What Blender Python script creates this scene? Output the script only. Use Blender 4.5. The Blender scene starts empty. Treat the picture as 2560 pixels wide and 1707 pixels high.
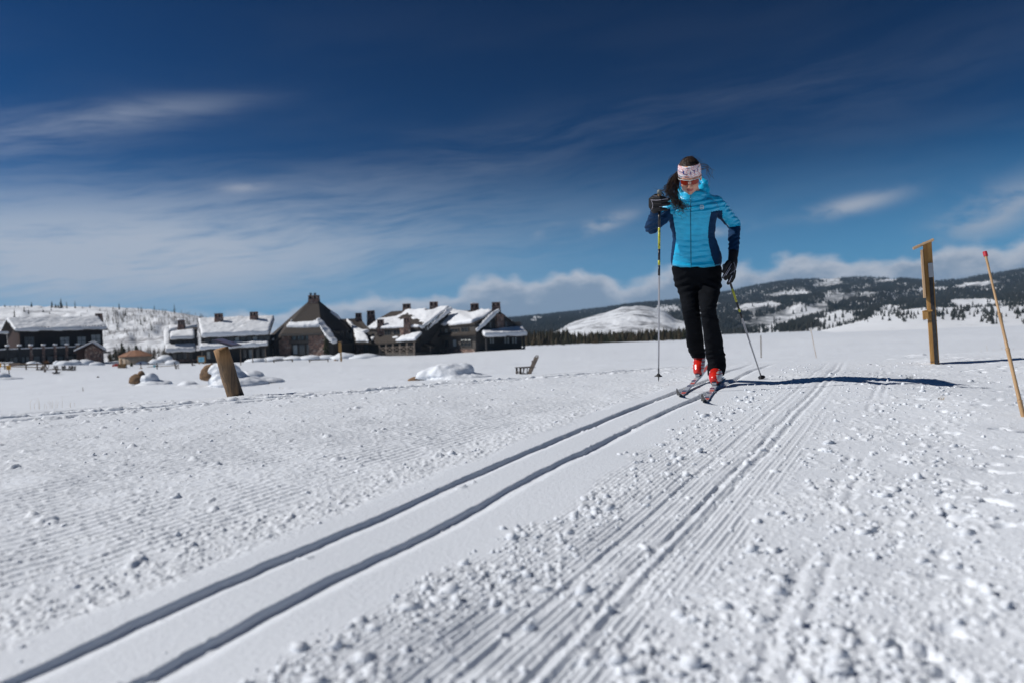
import bpy, bmesh, math, random
import numpy as np
from mathutils import Vector, Matrix, Quaternion
random.seed(7); rng = np.random.default_rng(11)
sc = bpy.context.scene
COL = sc.collection
# ------------------------------------------------------------------ camera
F = 1800.0            # focal length in pixels of a 2560 px wide picture
YC = 825.0            # image row of the eye level at the picture's middle
ROLL = math.radians(2.2); CAM_Z = 0.66
PITCH = math.atan((853.5 - YC) / F)
cam_d = bpy.data.cameras.new('camera'); cam = bpy.data.objects.new('camera', cam_d); COL.objects.link(cam)
cam_d.sensor_width = 36.0; cam_d.lens = 36.0 * F / 2560.0
cam_d.clip_start = 0.05; cam_d.clip_end = 20000
_f = Vector((0, math.cos(PITCH), -math.sin(PITCH))); _u0 = Vector((0, math.sin(PITCH), math.cos(PITCH))); _r0 = Vector((1, 0, 0))
_r = _r0 * math.cos(ROLL) - _u0 * math.sin(ROLL); _u = _u0 * math.cos(ROLL) + _r0 * math.sin(ROLL)
cam.matrix_world = Matrix(((_r.x, _u.x, -_f.x, 0), (_r.y, _u.y, -_f.y, 0), (_r.z, _u.z, -_f.z, CAM_Z), (0, 0, 0, 1)))
cam_d.dof.use_dof = True; cam_d.dof.focus_distance = 5.35; cam_d.dof.aperture_fstop = 1.9
sc.camera = cam
sc.render.resolution_x = 1024; sc.render.resolution_y = 682
# ------------------------------------------------------------------ light
SUN_EL, SUN_AZ = math.radians(41), math.radians(-90 + 3)   # azimuth from +Y, negative = left
sun_dir = Vector((math.sin(SUN_AZ) * math.cos(SUN_EL), math.cos(SUN_AZ) * math.cos(SUN_EL), math.sin(SUN_EL)))
sd = bpy.data.lights.new('sun', 'SUN'); sd.energy = 3.3; sd.angle = math.radians(0.5); sd.color = (1.0, 0.97, 0.93)
so = bpy.data.objects.new('sun', sd); COL.objects.link(so); so.rotation_euler = sun_dir.to_track_quat('Z', 'Y').to_euler()
world = bpy.data.worlds.new('World'); sc.world = world; world.use_nodes = True

class NT:
    """small helper to write node graphs as expressions"""
    def __init__(self, tree): self.t = tree
    def n(self, typ, **kw):
        nd = self.t.nodes.new(typ)
        for k, v in kw.items(): setattr(nd, k, v)
        return nd
    def put(self, sock, v):
        if isinstance(v, bpy.types.NodeSocket): self.t.links.new(v, sock)
        elif v is not None:
            if sock.type == 'RGBA' and len(v) == 3: v = (*v, 1)
            sock.default_value = v
    def m(self, op, a, b=None, c=None, clamp=False):
        nd = self.n('ShaderNodeMath', operation=op, use_clamp=clamp)
        self.put(nd.inputs[0], a)
        if b is not None: self.put(nd.inputs[1], b)
        if c is not None: self.put(nd.inputs[2], c)
        return nd.outputs[0]
    def ss(self, v, a, b, lo=0.0, hi=1.0):
        nd = self.n('ShaderNodeMapRange', interpolation_type='SMOOTHSTEP')
        for i, x in enumerate((v, a, b, lo, hi)): self.put(nd.inputs[i], x)
        return nd.outputs[0]
    def mix(self, f, a, b, mode='MIX'):
        nd = self.n('ShaderNodeMix', data_type='RGBA', blend_type=mode)
        self.put(nd.inputs[0], f); self.put(nd.inputs[6], a); self.put(nd.inputs[7], b)
        return nd.outputs[2]
    def xyz(self, x, y, z=0.0):
        nd = self.n('ShaderNodeCombineXYZ')
        for i, v in enumerate((x, y, z)): self.put(nd.inputs[i], v)
        return nd.outputs[0]
    def sep(self, v):
        nd = self.n('ShaderNodeSeparateXYZ'); self.put(nd.inputs[0], v); return nd.outputs
    def noise(self, vec, scale, detail=4, rough=0.5, dist=0.0):
        nd = self.n('ShaderNodeTexNoise'); self.put(nd.inputs['Vector'], vec)
        nd.inputs['Scale'].default_value = scale; nd.inputs['Detail'].default_value = detail
        nd.inputs['Roughness'].default_value = rough; nd.inputs['Distortion'].default_value = dist
        return nd.outputs['Fac']

w = NT(world.node_tree)
sky = w.n('ShaderNodeTexSky', sky_type='NISHITA', sun_disc=False)
sky.sun_elevation = SUN_EL; sky.sun_rotation = SUN_AZ; sky.altitude = 2500; sky.dust_density = 0.3; sky.ozone_density = 1.5
gm = w.n('ShaderNodeGamma'); w.put(gm.inputs[0], sky.outputs[0]); gm.inputs[1].default_value = 1.85
skyc = w.mix(1.0, gm.outputs[0], (0.002, 0.052, 0.068), 'MULTIPLY')
elev0 = w.m('MULTIPLY', w.m('ARCSINE', w.sep(w.n('ShaderNodeTexCoord').outputs['Generated'])[2]), 180 / math.pi)
skyc = w.mix(w.ss(elev0, 14.0, -1.0, 0.0, 0.88), skyc, (1.0, 2.75, 4.8))   # paler air towards the horizon
geo = w.n('ShaderNodeTexCoord')
dx, dy, dz = w.sep(geo.outputs['Generated'])
az = w.m('MULTIPLY', w.m('ARCTAN2', dx, dy), 180 / math.pi)          # degrees, 0 straight ahead
el = w.m('MULTIPLY', w.m('ARCSINE', dz), 180 / math.pi)
def blob(ca, ce, ra, re, slope=0.0):
    a = w.m('DIVIDE', w.m('SUBTRACT', az, ca), ra)
    e = w.m('DIVIDE', w.m('SUBTRACT', w.m('SUBTRACT', el, ce), w.m('MULTIPLY', w.m('SUBTRACT', az, ca), slope)), re)
    r = w.m('ADD', w.m('MULTIPLY', a, a), w.m('MULTIPLY', e, e))
    return w.m('EXPONENT', w.m('MULTIPLY', r, -1.0))
# cirrus: long thin streaks, rising to the right
st = w.m('SUBTRACT', el, w.m('MULTIPLY', az, 0.10))
warp = w.noise(w.xyz(w.m('MULTIPLY', az, 0.06), w.m('MULTIPLY', el, 0.12)), 1.0, 3)
st2 = w.m('ADD', st, w.m('MULTIPLY', warp, 4.0))
c1 = w.noise(w.xyz(w.m('MULTIPLY', az, 0.05), w.m('MULTIPLY', st2, 0.26)), 1.0, 4, 0.5)
c2 = w.noise(w.xyz(w.m('MULTIPLY', az, 0.17), w.m('MULTIPLY', st2, 1.5), 3.0), 1.0, 6, 0.62)
cc = w.m('ADD', w.m('MULTIPLY', c1, 0.52), w.m('MULTIPLY', c2, 0.48))
hi_haze = w.ss(c1, 0.38, 0.75)
m_left = blob(-30, 6.0, 25, 4.2, 0.03)
m_wisp = w.m('ADD', blob(-34, 13.6, 8, 1.1, 0.20), blob(-27, 16.0, 7.0, 0.8, 0.17))
m_diag = w.m('ADD', blob(-4, 13.0, 20, 1.7, 0.17), w.m('MULTIPLY', blob(17, 15, 22, 2.6, 0.10), .45))
cir = w.m('MULTIPLY', m_left, w.ss(cc, 0.32, 0.58, 0.30, 1.1))
cir = w.m('ADD', cir, w.m('MULTIPLY', m_wisp, w.ss(cc, 0.30, 0.62, 0.03, 0.34)))
cir = w.m('ADD', cir, w.m('MULTIPLY', m_diag, w.ss(cc, 0.36, 0.72, 0.0, 0.10)))
cir = w.m('ADD', cir, w.m('MULTIPLY', w.ss(el, 30, 6, 0.0, 0.05), w.ss(c1, 0.42, 0.72)))
cir = w.m('MULTIPLY', w.m('MINIMUM', cir, 1.0), 0.9)
# cumulus bank low over the hills
b1 = w.noise(w.xyz(w.m('MULTIPLY', az, 0.26), w.m('MULTIPLY', el, 0.45), 7.0), 1.0, 7, 0.5, 0.2)
b2 = w.noise(w.xyz(w.m('MULTIPLY', az, 0.15), 2.0, 1.5), 1.0, 3)
top = w.m('ADD', w.m('MULTIPLY', w.ss(az, -24, 8), 1.9), w.m('MULTIPLY', b2, 4.8))
dens = w.m('ADD', w.m('MULTIPLY', w.m('SUBTRACT', b1, 0.5), 3.6), w.m('SUBTRACT', top, el))
cum = w.m('MULTIPLY', w.ss(dens, -0.3, 0.75), w.ss(az, -30, -18))
sm = w.m('ADD', w.m('ADD', blob(25.5, 7.9, 3.0, 0.6, 0.14), blob(3.2, 7.7, 0.9, 0.35, .3)), w.m('ADD', blob(7.6, 8.0, 2.2, 0.55, .25), blob(16.6, 6.9, 1.8, .35, .1)))
sm = w.m('ADD', sm, w.m('ADD', blob(34, 6.5, 3.0, 1.4, .3), w.m('MULTIPLY', blob(-20, 11.2, 1.6, .35, .1), .7)))
smc = w.m('MULTIPLY', sm, w.ss(b1, 0.36, 0.60))
lump = w.noise(w.xyz(w.m('MULTIPLY', az, 0.42), w.m('MULTIPLY', el, 0.75), 1.0), 1.0, 6, 0.6)
lit = w.ss(w.m('ADD', w.m('MULTIPLY', w.m('SUBTRACT', lump, 0.5), 3.0), w.m('SUBTRACT', 1.6, dens)), -0.4, 1.6)
cumc = w.mix(lit, (2.1, 2.6, 3.4), (5.0, 5.1, 5.5))
col = w.mix(cir, skyc, (3.5, 3.9, 4.6))
col = w.mix(w.m('MULTIPLY', cum, 0.82), col, cumc)
col = w.mix(w.m('MULTIPLY', w.m('MINIMUM', smc, 1.0), 0.7), col, (3.7, 3.9, 4.4))
bg = world.node_tree.nodes['Background']; w.put(bg.inputs[0], col); bg.inputs[1].default_value = 0.1
sc.view_settings.view_transform = 'Standard'; sc.view_settings.look = 'None'
sc.view_settings.exposure = 0.31; sc.view_settings.gamma = 1.0
sc.render.engine = 'CYCLES'; sc.cycles.max_bounces = 5; sc.cycles.diffuse_bounces = 2; sc.cycles.use_denoising = True
sc.cycles.volume_bounces = 0
world.cycles.sampling_method = 'MANUAL'; world.cycles.sample_map_resolution = 512

# ------------------------------------------------------------------ helpers
def ray(px, py):
    d = _f + _r * ((px - 1280) / F) + _u * (-(py - 853.5) / F)
    return d / d.y
def P(px, py, Y):
    return Vector((0, 0, CAM_Z)) + ray(px, py) * Y

def smooth(a, b, x):
    t = np.clip((x - a) / (b - a), 0, 1); return t * t * (3 - 2 * t)
def _hash(ix, iy, seed):
    h = (ix.astype(np.int64) * 374761393 + iy.astype(np.int64) * 668265263 + seed * 974634777) & 0x7fffffff
    h = ((h ^ (h >> 13)) * 1274126177) & 0x7fffffff
    return ((h ^ (h >> 16)) & 0xffff) / 65535.0
def vnoise(x, y, seed=0):
    x = np.asarray(x, float); y = np.asarray(y, float)
    ix = np.floor(x); iy = np.floor(y); fx = x - ix; fy = y - iy
    fx = fx * fx * fx * (fx * (6 * fx - 15) + 10); fy = fy * fy * fy * (fy * (6 * fy - 15) + 10)
    a = _hash(ix, iy, seed); b = _hash(ix + 1, iy, seed); c = _hash(ix, iy + 1, seed); d = _hash(ix + 1, iy + 1, seed)
    return (a + (b - a) * fx) * (1 - fy) + (c + (d - c) * fx) * fy
def fbm(x, y, seed=0, oct=4, gain=0.5):
    s = 0; a = 1; t = 0
    for k in range(oct):
        s = s + a * vnoise(x, y, seed + k * 17); t += a; a *= gain
        x = x * 2.03 + 11.3; y = y * 2.03 + 4.7
    return s / t

# ---- materials
MATS = {}
def mat(name, col, rough=0.7, metal=0.0, spec=0.4, vary=0.0, vscale=8.0, bump=0.0, bscale=30.0, stretch=None, col2=None, coat=0.0, sheen=0.0):
    """plain procedural material: two-tone noise over object coordinates plus a fine bump"""
    if name in MATS: return MATS[name]
    m = bpy.data.materials.new(name); m.use_nodes = True; t = NT(m.node_tree)
    b = m.node_tree.nodes['Principled BSDF']
    tc = t.n('ShaderNodeTexCoord'); v = tc.outputs['Object']
    if stretch:
        mp = t.n('ShaderNodeMapping'); t.put(mp.inputs[0], v); mp.inputs['Scale'].default_value = stretch; v = mp.outputs[0]
    b.inputs['Roughness'].default_value = rough; b.inputs['Metallic'].default_value = metal
    b.inputs['Specular IOR Level'].default_value = spec; b.inputs['Coat Weight'].default_value = coat
    b.inputs['Sheen Weight'].default_value = sheen
    if vary or col2:
        c2 = col2 or tuple(c * (1 - vary) for c in col)
        f = t.ss(t.noise(v, vscale, 5, 0.6), 0.32, 0.68)
        t.put(b.inputs['Base Color'], t.mix(f, col, c2))
    else: t.put(b.inputs['Base Color'], col)
    if bump:
        bp = t.n('ShaderNodeBump'); bp.inputs['Strength'].default_value = bump; bp.inputs['Distance'].default_value = 1.0 / bscale
        t.put(bp.inputs['Height'], t.noise(v, bscale, 5, 0.6)); t.put(b.inputs['Normal'], bp.outputs[0])
    MATS[name] = m; return m

def link(name, me, m=None, parent=None):
    o = bpy.data.objects.new(name, me); COL.objects.link(o)
    if m is not None:
        for x in (m if isinstance(m, (list, tuple)) else [m]): me.materials.append(x)
    if parent is not None: o.parent = parent
    return o
def tag(o, label=None, cat=None, group=None, kind=None):
    if label: o['label'] = label
    if cat: o['category'] = cat
    if group: o['group'] = group
    if kind: o['kind'] = kind
    return o
def empty(name, loc=(0, 0, 0), rz=0.0):
    o = bpy.data.objects.new(name, None); COL.objects.link(o); o.location = loc; o.rotation_euler = (0, 0, rz)
    o.empty_display_size = 0.1
    return o
def copy_tree(o, parent=None):
    c = o.copy(); COL.objects.link(c); c.parent = parent
    for ch in list(o.children): copy_tree(ch, c)
    return c
def np_mesh(name, V, Q, smooth_shade=True):
    """mesh from numpy vertex (n,3) and face (m,3|4) arrays"""
    V = np.asarray(V, np.float32); Q = np.asarray(Q, np.int32); k = Q.shape[1]
    me = bpy.data.meshes.new(name); me.vertices.add(len(V)); me.vertices.foreach_set('co', V.ravel())
    me.loops.add(Q.size); me.loops.foreach_set('vertex_index', Q.ravel())
    me.polygons.add(len(Q)); me.polygons.foreach_set('loop_start', np.arange(0, Q.size, k, dtype=np.int32))
    me.polygons.foreach_set('loop_total', np.full(len(Q), k, np.int32))
    me.polygons.foreach_set('use_smooth', np.full(len(Q), smooth_shade, bool))
    me.update(calc_edges=True); me.validate(); return me

class MB:
    """collects shapes in world coordinates; build() makes ONE mesh object relative to its parent's origin"""
    def __init__(self): self.v = []; self.f = []; self.mi = []; self.cur = 0
    def add(self, vs, fs):
        k = len(self.v); self.v += [Vector(x) for x in vs]
        for f in fs: self.f.append([i + k for i in f]); self.mi.append(self.cur)
        return self
    def box(self, c, size, rot=None):
        c = Vector(c); h = Vector(size) / 2; vs = []
        for x in (-1, 1):
            for y in (-1, 1):
                for z in (-1, 1):
                    p = Vector((x * h.x, y * h.y, z * h.z))
                    vs.append(c + (rot @ p if rot is not None else p))
        return self.add(vs, [(0, 1, 3, 2), (4, 6, 7, 5), (0, 4, 5, 1), (2, 3, 7, 6), (0, 2, 6, 4), (1, 5, 7, 3)])
    def bar(self, a, b, wx, wy, up=(0, 0, 1)):
        a, b = Vector(a), Vector(b); d = (b - a); L = d.length; d.normalize(); u = Vector(up)
        x = d.cross(u)
        if x.length < 1e-4: x = d.cross(Vector((1, 0, 0)))
        x.normalize(); y = d.cross(x)
        R = Matrix((x, y, d)).transposed()
        return self.box((a + b) / 2, (wx, wy, L), R)
    def tube(self, pts, rad, n=8, cap=True):
        pts = [Vector(p) for p in pts]; rad = rad if isinstance(rad, (list, tuple)) else [rad] * len(pts)
        vs = []; fs = []; x = None
        for i, p in enumerate(pts):
            d = (pts[min(i + 1, len(pts) - 1)] - pts[max(i - 1, 0)]).normalized()
            if x is None:
                x = d.cross(Vector((0, 0, 1)))
                if x.length < 1e-3: x = d.cross(Vector((0, 1, 0)))
            x = (x - d * x.dot(d)).normalized(); y = d.cross(x)
            for k in range(n):
                a = 2 * math.pi * k / n; vs.append(p + (x * math.cos(a) + y * math.sin(a)) * rad[i])
        for i in range(len(pts) - 1):
            for k in range(n):
                k2 = (k + 1) % n; fs.append((i * n + k, i * n + k2, (i + 1) * n + k2, (i + 1) * n + k))
        if cap: fs.append(tuple(range(n))[::-1]); fs.append(tuple(range((len(pts) - 1) * n, len(pts) * n)))
        return self.add(vs, fs)
    def slab(self, poly, down, up=0.0, dirv=(0, 0, 1)):
        """polygon (3d points) thickened along dirv"""
        d = Vector(dirv); n = len(poly); poly = [Vector(p) for p in poly]
        nrm = sum(((poly[i] - poly[0]).cross(poly[(i + 1) % n] - poly[0]) for i in range(n)), Vector())
        if nrm.dot(d) < 0: poly = poly[::-1]
        vs = [p + d * up for p in poly] + [p - d * down for p in poly]
        fs = [tuple(range(n)), tuple(range(2 * n - 1, n - 1, -1))]
        for i in range(n):
            j = (i + 1) % n; fs.append((i, n + i, n + j, j))
        return self.add(vs, fs)
    def mesh(self, name, origin=(0, 0, 0), bevel=0.0, segs=2, smooth_shade=False):
        me = bpy.data.meshes.new(name); o = Vector(origin)
        me.from_pydata([v - o for v in self.v], [], self.f); me.validate()
        if any(self.mi) and len(self.mi) == len(me.polygons): me.polygons.foreach_set('material_index', self.mi)
        if bevel:
            bm = bmesh.new(); bm.from_mesh(me)
            bmesh.ops.remove_doubles(bm, verts=bm.verts, dist=1e-5)
            bmesh.ops.bevel(bm, geom=list(bm.edges), offset=bevel, segments=segs, affect='EDGES', profile=0.6, clamp_overlap=True)
            bm.to_mesh(me); bm.free()
        if smooth_shade: me.polygons.foreach_set('use_smooth', [True] * len(me.polygons))
        return me
    def build(self, name, m, parent=None, bevel=0.0, segs=2, smooth_shade=False, origin=None):
        if origin is None: origin = parent_loc(parent)
        o = link(name, self.mesh(name, origin, bevel, segs, smooth_shade), m, parent)
        if parent is None and Vector(origin).length > 0: o.location = origin
        return o
def parent_loc(p):
    v = Vector((0, 0, 0))
    while p is not None: v = v + Vector(p.location); p = p.parent
    return v
# ================================================================== SNOW GROUND
# trail: line of the right-hand groove of the classic track, x as a function of y (metres)
_ty = np.array([-8, -3, 0, 1.366, 1.87, 2.81, 4.22, 4.95, 6.12, 6.86, 9, 14, 30.])
_tx = np.array([-5.7, -3.0, -1.45, -.741, -.462, .067, .88, 1.30, 1.93, 2.32, 3.35, 5.6, 12.])
_gy = np.linspace(-8, 30, 1500); _gx = np.interp(_gy, _ty, _tx)
_k = np.hanning(121); _k /= _k.sum(); _gx = np.convolve(np.pad(_gx, 60, mode='reflect', reflect_type='odd'), _k, 'valid')
_gt = np.gradient(_gx, _gy)
def trail_s(x, y):
    """signed distance to the middle of the track, + to the right"""
    t = np.interp(y, _gy, _gt)
    return (x - np.interp(y, _gy, _gx)) / np.sqrt(1 + t * t) + 0.1175
_pY = np.array([0, 1, 2, 3, 4, 5, 6.3, 7.4, 9, 12, 16, 20, 30, 40, 80, 160, 300, 400, 700, 1500, 3000, 9000.])
_pZ = np.array([0, 0, .04, .09, .14, .17, .175, .15, .04, -.22, -.52, -.78, -1.18, -1.5, -2.85, -4.75, -7.0, -8.4, -11, -14, -20, -60.])
_lY = np.log(np.linspace(np.exp(0), 1, 1) + 0)
_dl = np.linspace(math.log(0.3), math.log(9000), 4000); _dz = np.interp(np.exp(_dl), _pY, _pZ)
_k2 = np.hanning(101); _k2 /= _k2.sum(); _dz = np.convolve(np.pad(_dz, 50, mode='edge'), _k2, 'valid')
_eu = np.array([-1.4, -.71, -.32, -.13, .12, .4, .75, 1.4]); _ee = np.array([5.6, 5.75, 6.5, 7.2, 8.2, 8.2, 9.0, 9.5])
def base_z(x, y):
    r = np.hypot(x, y); yy = np.maximum(y, r * 0.6)          # wraps round to the sides
    u = np.clip(x / np.maximum(yy, 1e-3), -1.4, 1.4)
    k = 7.2 / np.interp(u, _eu, _ee)
    k = 1 + (k - 1) * smooth(3.5, 6.0, yy) * (1 - smooth(14, 40, yy))
    z = np.interp(np.log(np.maximum(yy * k, 0.31)), _dl, _dz)
    far = smooth(60, 160, r)
    z = z + far * (.65 + .45 * smooth(-20, 8, x) + 1.1 * (1 - smooth(-95, -62, x))) * (1 - smooth(300, 600, r))
    return z
def ground_z(x, y):
    """large shape of the snow, without the fine relief"""
    x = np.asarray(x, float); y = np.asarray(y, float); r = np.hypot(x, y)
    z = base_z(x, y)
    z = z + (fbm(x * .35, y * .35, 5, 3) - .5) * .10 * smooth(7, 12, r) + (fbm(x * .05, y * .05, 9, 3) - .5) * .8 * smooth(20, 70, r)
    z = z + (fbm(x * .9, y * .9, 6, 2) - .5) * .03 * smooth(.3, 2, r)
    # swell of the trail under the skier's shadow
    z = z + .03 * np.exp(-(((x - 2.55) / .7) ** 2 + ((y - 5.7) / 1.6) ** 2)) - .05 * np.exp(-(((x - 3.6) / .6) ** 2 + ((y - 5.3) / 1.2) ** 2))
    return z
def gz(x, y): return float(ground_z(np.array([x]), np.array([y]))[0])
# second, distant track of the joining trail on the left
_A = np.array([-3.56, 5.08]); _B = np.array([-2.0, 6.2]); _d2 = (_B - _A) / np.linalg.norm(_B - _A)
def far_s(x, y):
    b = .035 * ((x - _A[0]) * _d2[0] + (y - _A[1]) * _d2[1]) ** 2
    return (x - _A[0]) * _d2[1] - (y - _A[1]) * _d2[0] - b * 0.3      # + towards the camera
def clumps(x, y, size, seed, thr=.55, soft=.22):
    n = vnoise(x / size, y / size, seed) * .6 + vnoise(x / size * 2.1 + 3, y / size * 2.1, seed + 5) * .4
    return smooth(thr, thr + soft, n)
def groove(s, c, hw, depth, wall):
    return -depth * (1 - smooth(hw - wall, hw + wall, np.abs(s - c)))
def relief(x, y):
    r = np.hypot(x, y); s = trail_s(x, y)
    jit = (vnoise(x * 9, y * 9, 31) - .5) * .012 + (vnoise(x * 30, y * 30, 33) - .5) * .010 + (vnoise(x * 2.2, y * 2.2, 30) - .5) * .010
    on = 1 - smooth(7.6, 9.5, r)
    sj = s + jit * .5
    h = np.zeros_like(x)
    dep = .034 * (1 + .5 * (vnoise(x * 3, y * 3, 41) - .5)) * on
    def track_groove(c, jj):
        d = s + jj - c                                     # steep wall on the left, floor ramping up to the right
        return -smooth(-.034, -.0235, d) * (1 - smooth(-.02, .046, d) * .75 - np.clip((d + .02) / .070, 0, 1) * .25) * (d < .051)
    dep *= .52
    h += dep * (track_groove(-.1175, jit * .55) + track_groove(.1175, jit * .55 + (vnoise(x * 14, y * 14, 8) - .5) * .006))
    crumb = clumps(x, y, .035, 77, .70, .12) * .010 * (1 - smooth(.02, .05, np.abs(np.abs(s) - .1175 + .02)))
    h += crumb * clumps(x, y, .2, 80, .55)
    # -------- right side
    edge = s + (vnoise(x * 5, y * 5, 51) - .5) * .12
    rough1 = smooth(.30, .40, edge) * (1 - smooth(.56, .66, edge))
    cord = smooth(.52, .62, edge) * (1 - smooth(.93, 1.02, edge))
    rough2 = smooth(.90, 1.02, edge) * (1 - smooth(1.45, 1.85, edge))
    wild = smooth(1.25, 1.7, edge)
    def corduroy(q, pitch, amp):
        ph = q / pitch * 2 * math.pi
        return amp * (np.cos(ph) * .5 + .18 * np.cos(2 * ph + 1))
    dis = clumps(x, y, .12, 61, .42, .25)
    h += cord * (corduroy(s + jit * .15, .0195, .0046) * (1 - smooth(3.2, 5.0, r)) + corduroy(s + jit * .15, .039, .003)) * (1 - .55 * dis) * on
    h += cord * clumps(x, y, .016, 62, .64, .14) * .005 * dis
    for c, d in ((.79, .008), (.845, .007), (.68, .004), (1.17, .005), (1.225, .005)):
        gate = 1.0 if c < 1 else clumps(x, y, .35, 65, .42, .15)
        h += groove(sj + jit * .4, c, .012, d, .010) * on * gate
    patch = .35 + .65 * clumps(x, y, .16, 70, .40, .3)
    h += (rough1 + rough2) * on * patch * (clumps(x, y, .020, 71, .62, .12) * .0055 + clumps(x, y, .045, 72, .74, .09) * .010 * (.5 + .5 * rough2)
                              + clumps(x, y, .010, 73, .56, .18) * .0035 - .002)
    h += rough1 * corduroy(s + jit * .15, .0195, .004) * on * (1 - smooth(3.2, 5.0, r))
    wn = wild * (1 - smooth(9, 16, r)) * (1 - .45 * smooth(1.8, 2.7, edge))
    h += wn * (clumps(x, y, .022, 81, .78, .08) * .006 + clumps(x, y, .045, 82, .84, .08) * .011 + (vnoise(x * 7, y * 11, 84) - .5) * .005
               + (vnoise(x * 2.2 + y, y * 5, 85) - .5) * .03 + clumps(x, y, .012, 86, .62, .14) * .0022 + (vnoise(x * 1.2, y * 1.2 - x * .4, 89) - .5) * .03)
    h -= wn * clumps(x, y, .085, 87, .74, .12) * .03
    # -------- left side, corduroy that fans out to the joining trail
    fs = far_s(x, y)
    left = smooth(.24, .32, -s + (vnoise(x * 6, y * 6, 55) - .5) * .06) * on
    q = (-s) / np.maximum(-s + np.maximum(fs, .02), .2)
    qq = q * 3.4
    amp = .0046 * (1 - .6 * smooth(4.2, 6.5, r)) * (1 - .75 * clumps(x, y, .30, 91, .46, .2)) * smooth(.42, .6, -s)
    h += left * corduroy(qq + jit * .12, .036, 1) * amp
    rl = left * (1 - smooth(.42, .62, -s + (vnoise(x * 4, y * 4, 56) - .5) * .1))
    h += rl * (clumps(x, y, .018, 93, .60, .16) * .005 + clumps(x, y, .04, 94, .76, .12) * .005 - .004)
    h += left * (clumps(x, y, .014, 95, .60, .14) * .0036 + (vnoise(x * 45, y * 45, 107) - .5) * .003 + clumps(x, y, .040, 96, .80, .08) * .006 * clumps(x, y, .5, 97, .36) + (vnoise(x * 4, y * 4, 98) - .5) * .012
                 + clumps(x, y, .09, 99, .86, .07) * .012)
    t2 = (1 - smooth(-.1, .35, -fs)) * (1 - smooth(-.02, .30, -s - 1.0) * 0)
    h += left * (groove(fs + jit * .5, 0.0, .042, .05, .014) + groove(fs + jit * .5, .24, .042, .05, .014))
    h += left * (np.exp(-((fs + .10) / .05) ** 2) + np.exp(-((fs - .36) / .07) ** 2)) * (clumps(x, y, .05, 103, .5) * .02)
    h += left * groove(fs, -.42, .03, .03, .02)
    # -------- open field
    fld = smooth(7.5, 11, r) * (1 - smooth(60, 140, r))
    h += fld * ((vnoise(x * 1.1 + y * .3, y * 2.4, 111) - .5) * .03 + clumps(x, y, .5, 112, .80, .10) * .03)
    return h
_th = np.unique(np.concatenate([np.linspace(-180, -43, 46), np.linspace(-43, 43, 760), np.linspace(43, 180, 46)]))
_rr = np.concatenate([[.02], np.geomspace(.15, 1.25, 14)[:-1], np.geomspace(1.25, 11, 860), np.geomspace(11, 60, 110)[1:], np.geomspace(60, 3300, 56)[1:]])
TH, RR = np.meshgrid(np.radians(_th), _rr)
GX = RR * np.sin(TH); GY = RR * np.cos(TH)
GZ = ground_z(GX.ravel(), GY.ravel()) + relief(GX.ravel(), GY.ravel())
_V = np.stack([GX.ravel(), GY.ravel(), GZ], 1)
_n, _m = TH.shape; _i = np.arange(_n * _m).reshape(_n, _m)
_Q = np.stack([_i[:-1, :-1].ravel(), _i[:-1, 1:].ravel(), _i[1:, 1:].ravel(), _i[1:, :-1].ravel()], 1)
def snow_mat(name='snow', rough=.55, grain=True, col=(.785, .82, .87)):
    if name in MATS: return MATS[name]
    m = bpy.data.materials.new(name); m.use_nodes = True; t = NT(m.node_tree); b = m.node_tree.nodes['Principled BSDF']
    v = t.n('ShaderNodeTexCoord').outputs['Object']
    f = t.noise(v, 1.7, 4, .6)
    t.put(b.inputs['Base Color'], t.mix(f, col, tuple(c * .955 for c in col)))
    b.inputs['Roughness'].default_value = rough; b.inputs['Specular IOR Level'].default_value = .35
    if grain:
        bp = t.n('ShaderNodeBump'); bp.inputs['Strength'].default_value = .5; bp.inputs['Distance'].default_value = .004
        t.put(bp.inputs['Height'], t.m('ADD', t.noise(v, 190, 3, .7), t.m('MULTIPLY', t.noise(v, 60, 3, .6), 1.2)))
        t.put(b.inputs['Normal'], bp.outputs[0])
    MATS[name] = m; return m
SNOW = snow_mat()
SNOWF = snow_mat('snow_far', .6, False)
ground = link('snow_ground', np_mesh('snow_ground', _V, _Q), SNOW)
tag(ground, 'groomed cross country trail and open snow field', None, None, 'structure')
del _V, _Q, GX, GY, GZ, TH, RR, _i

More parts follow.
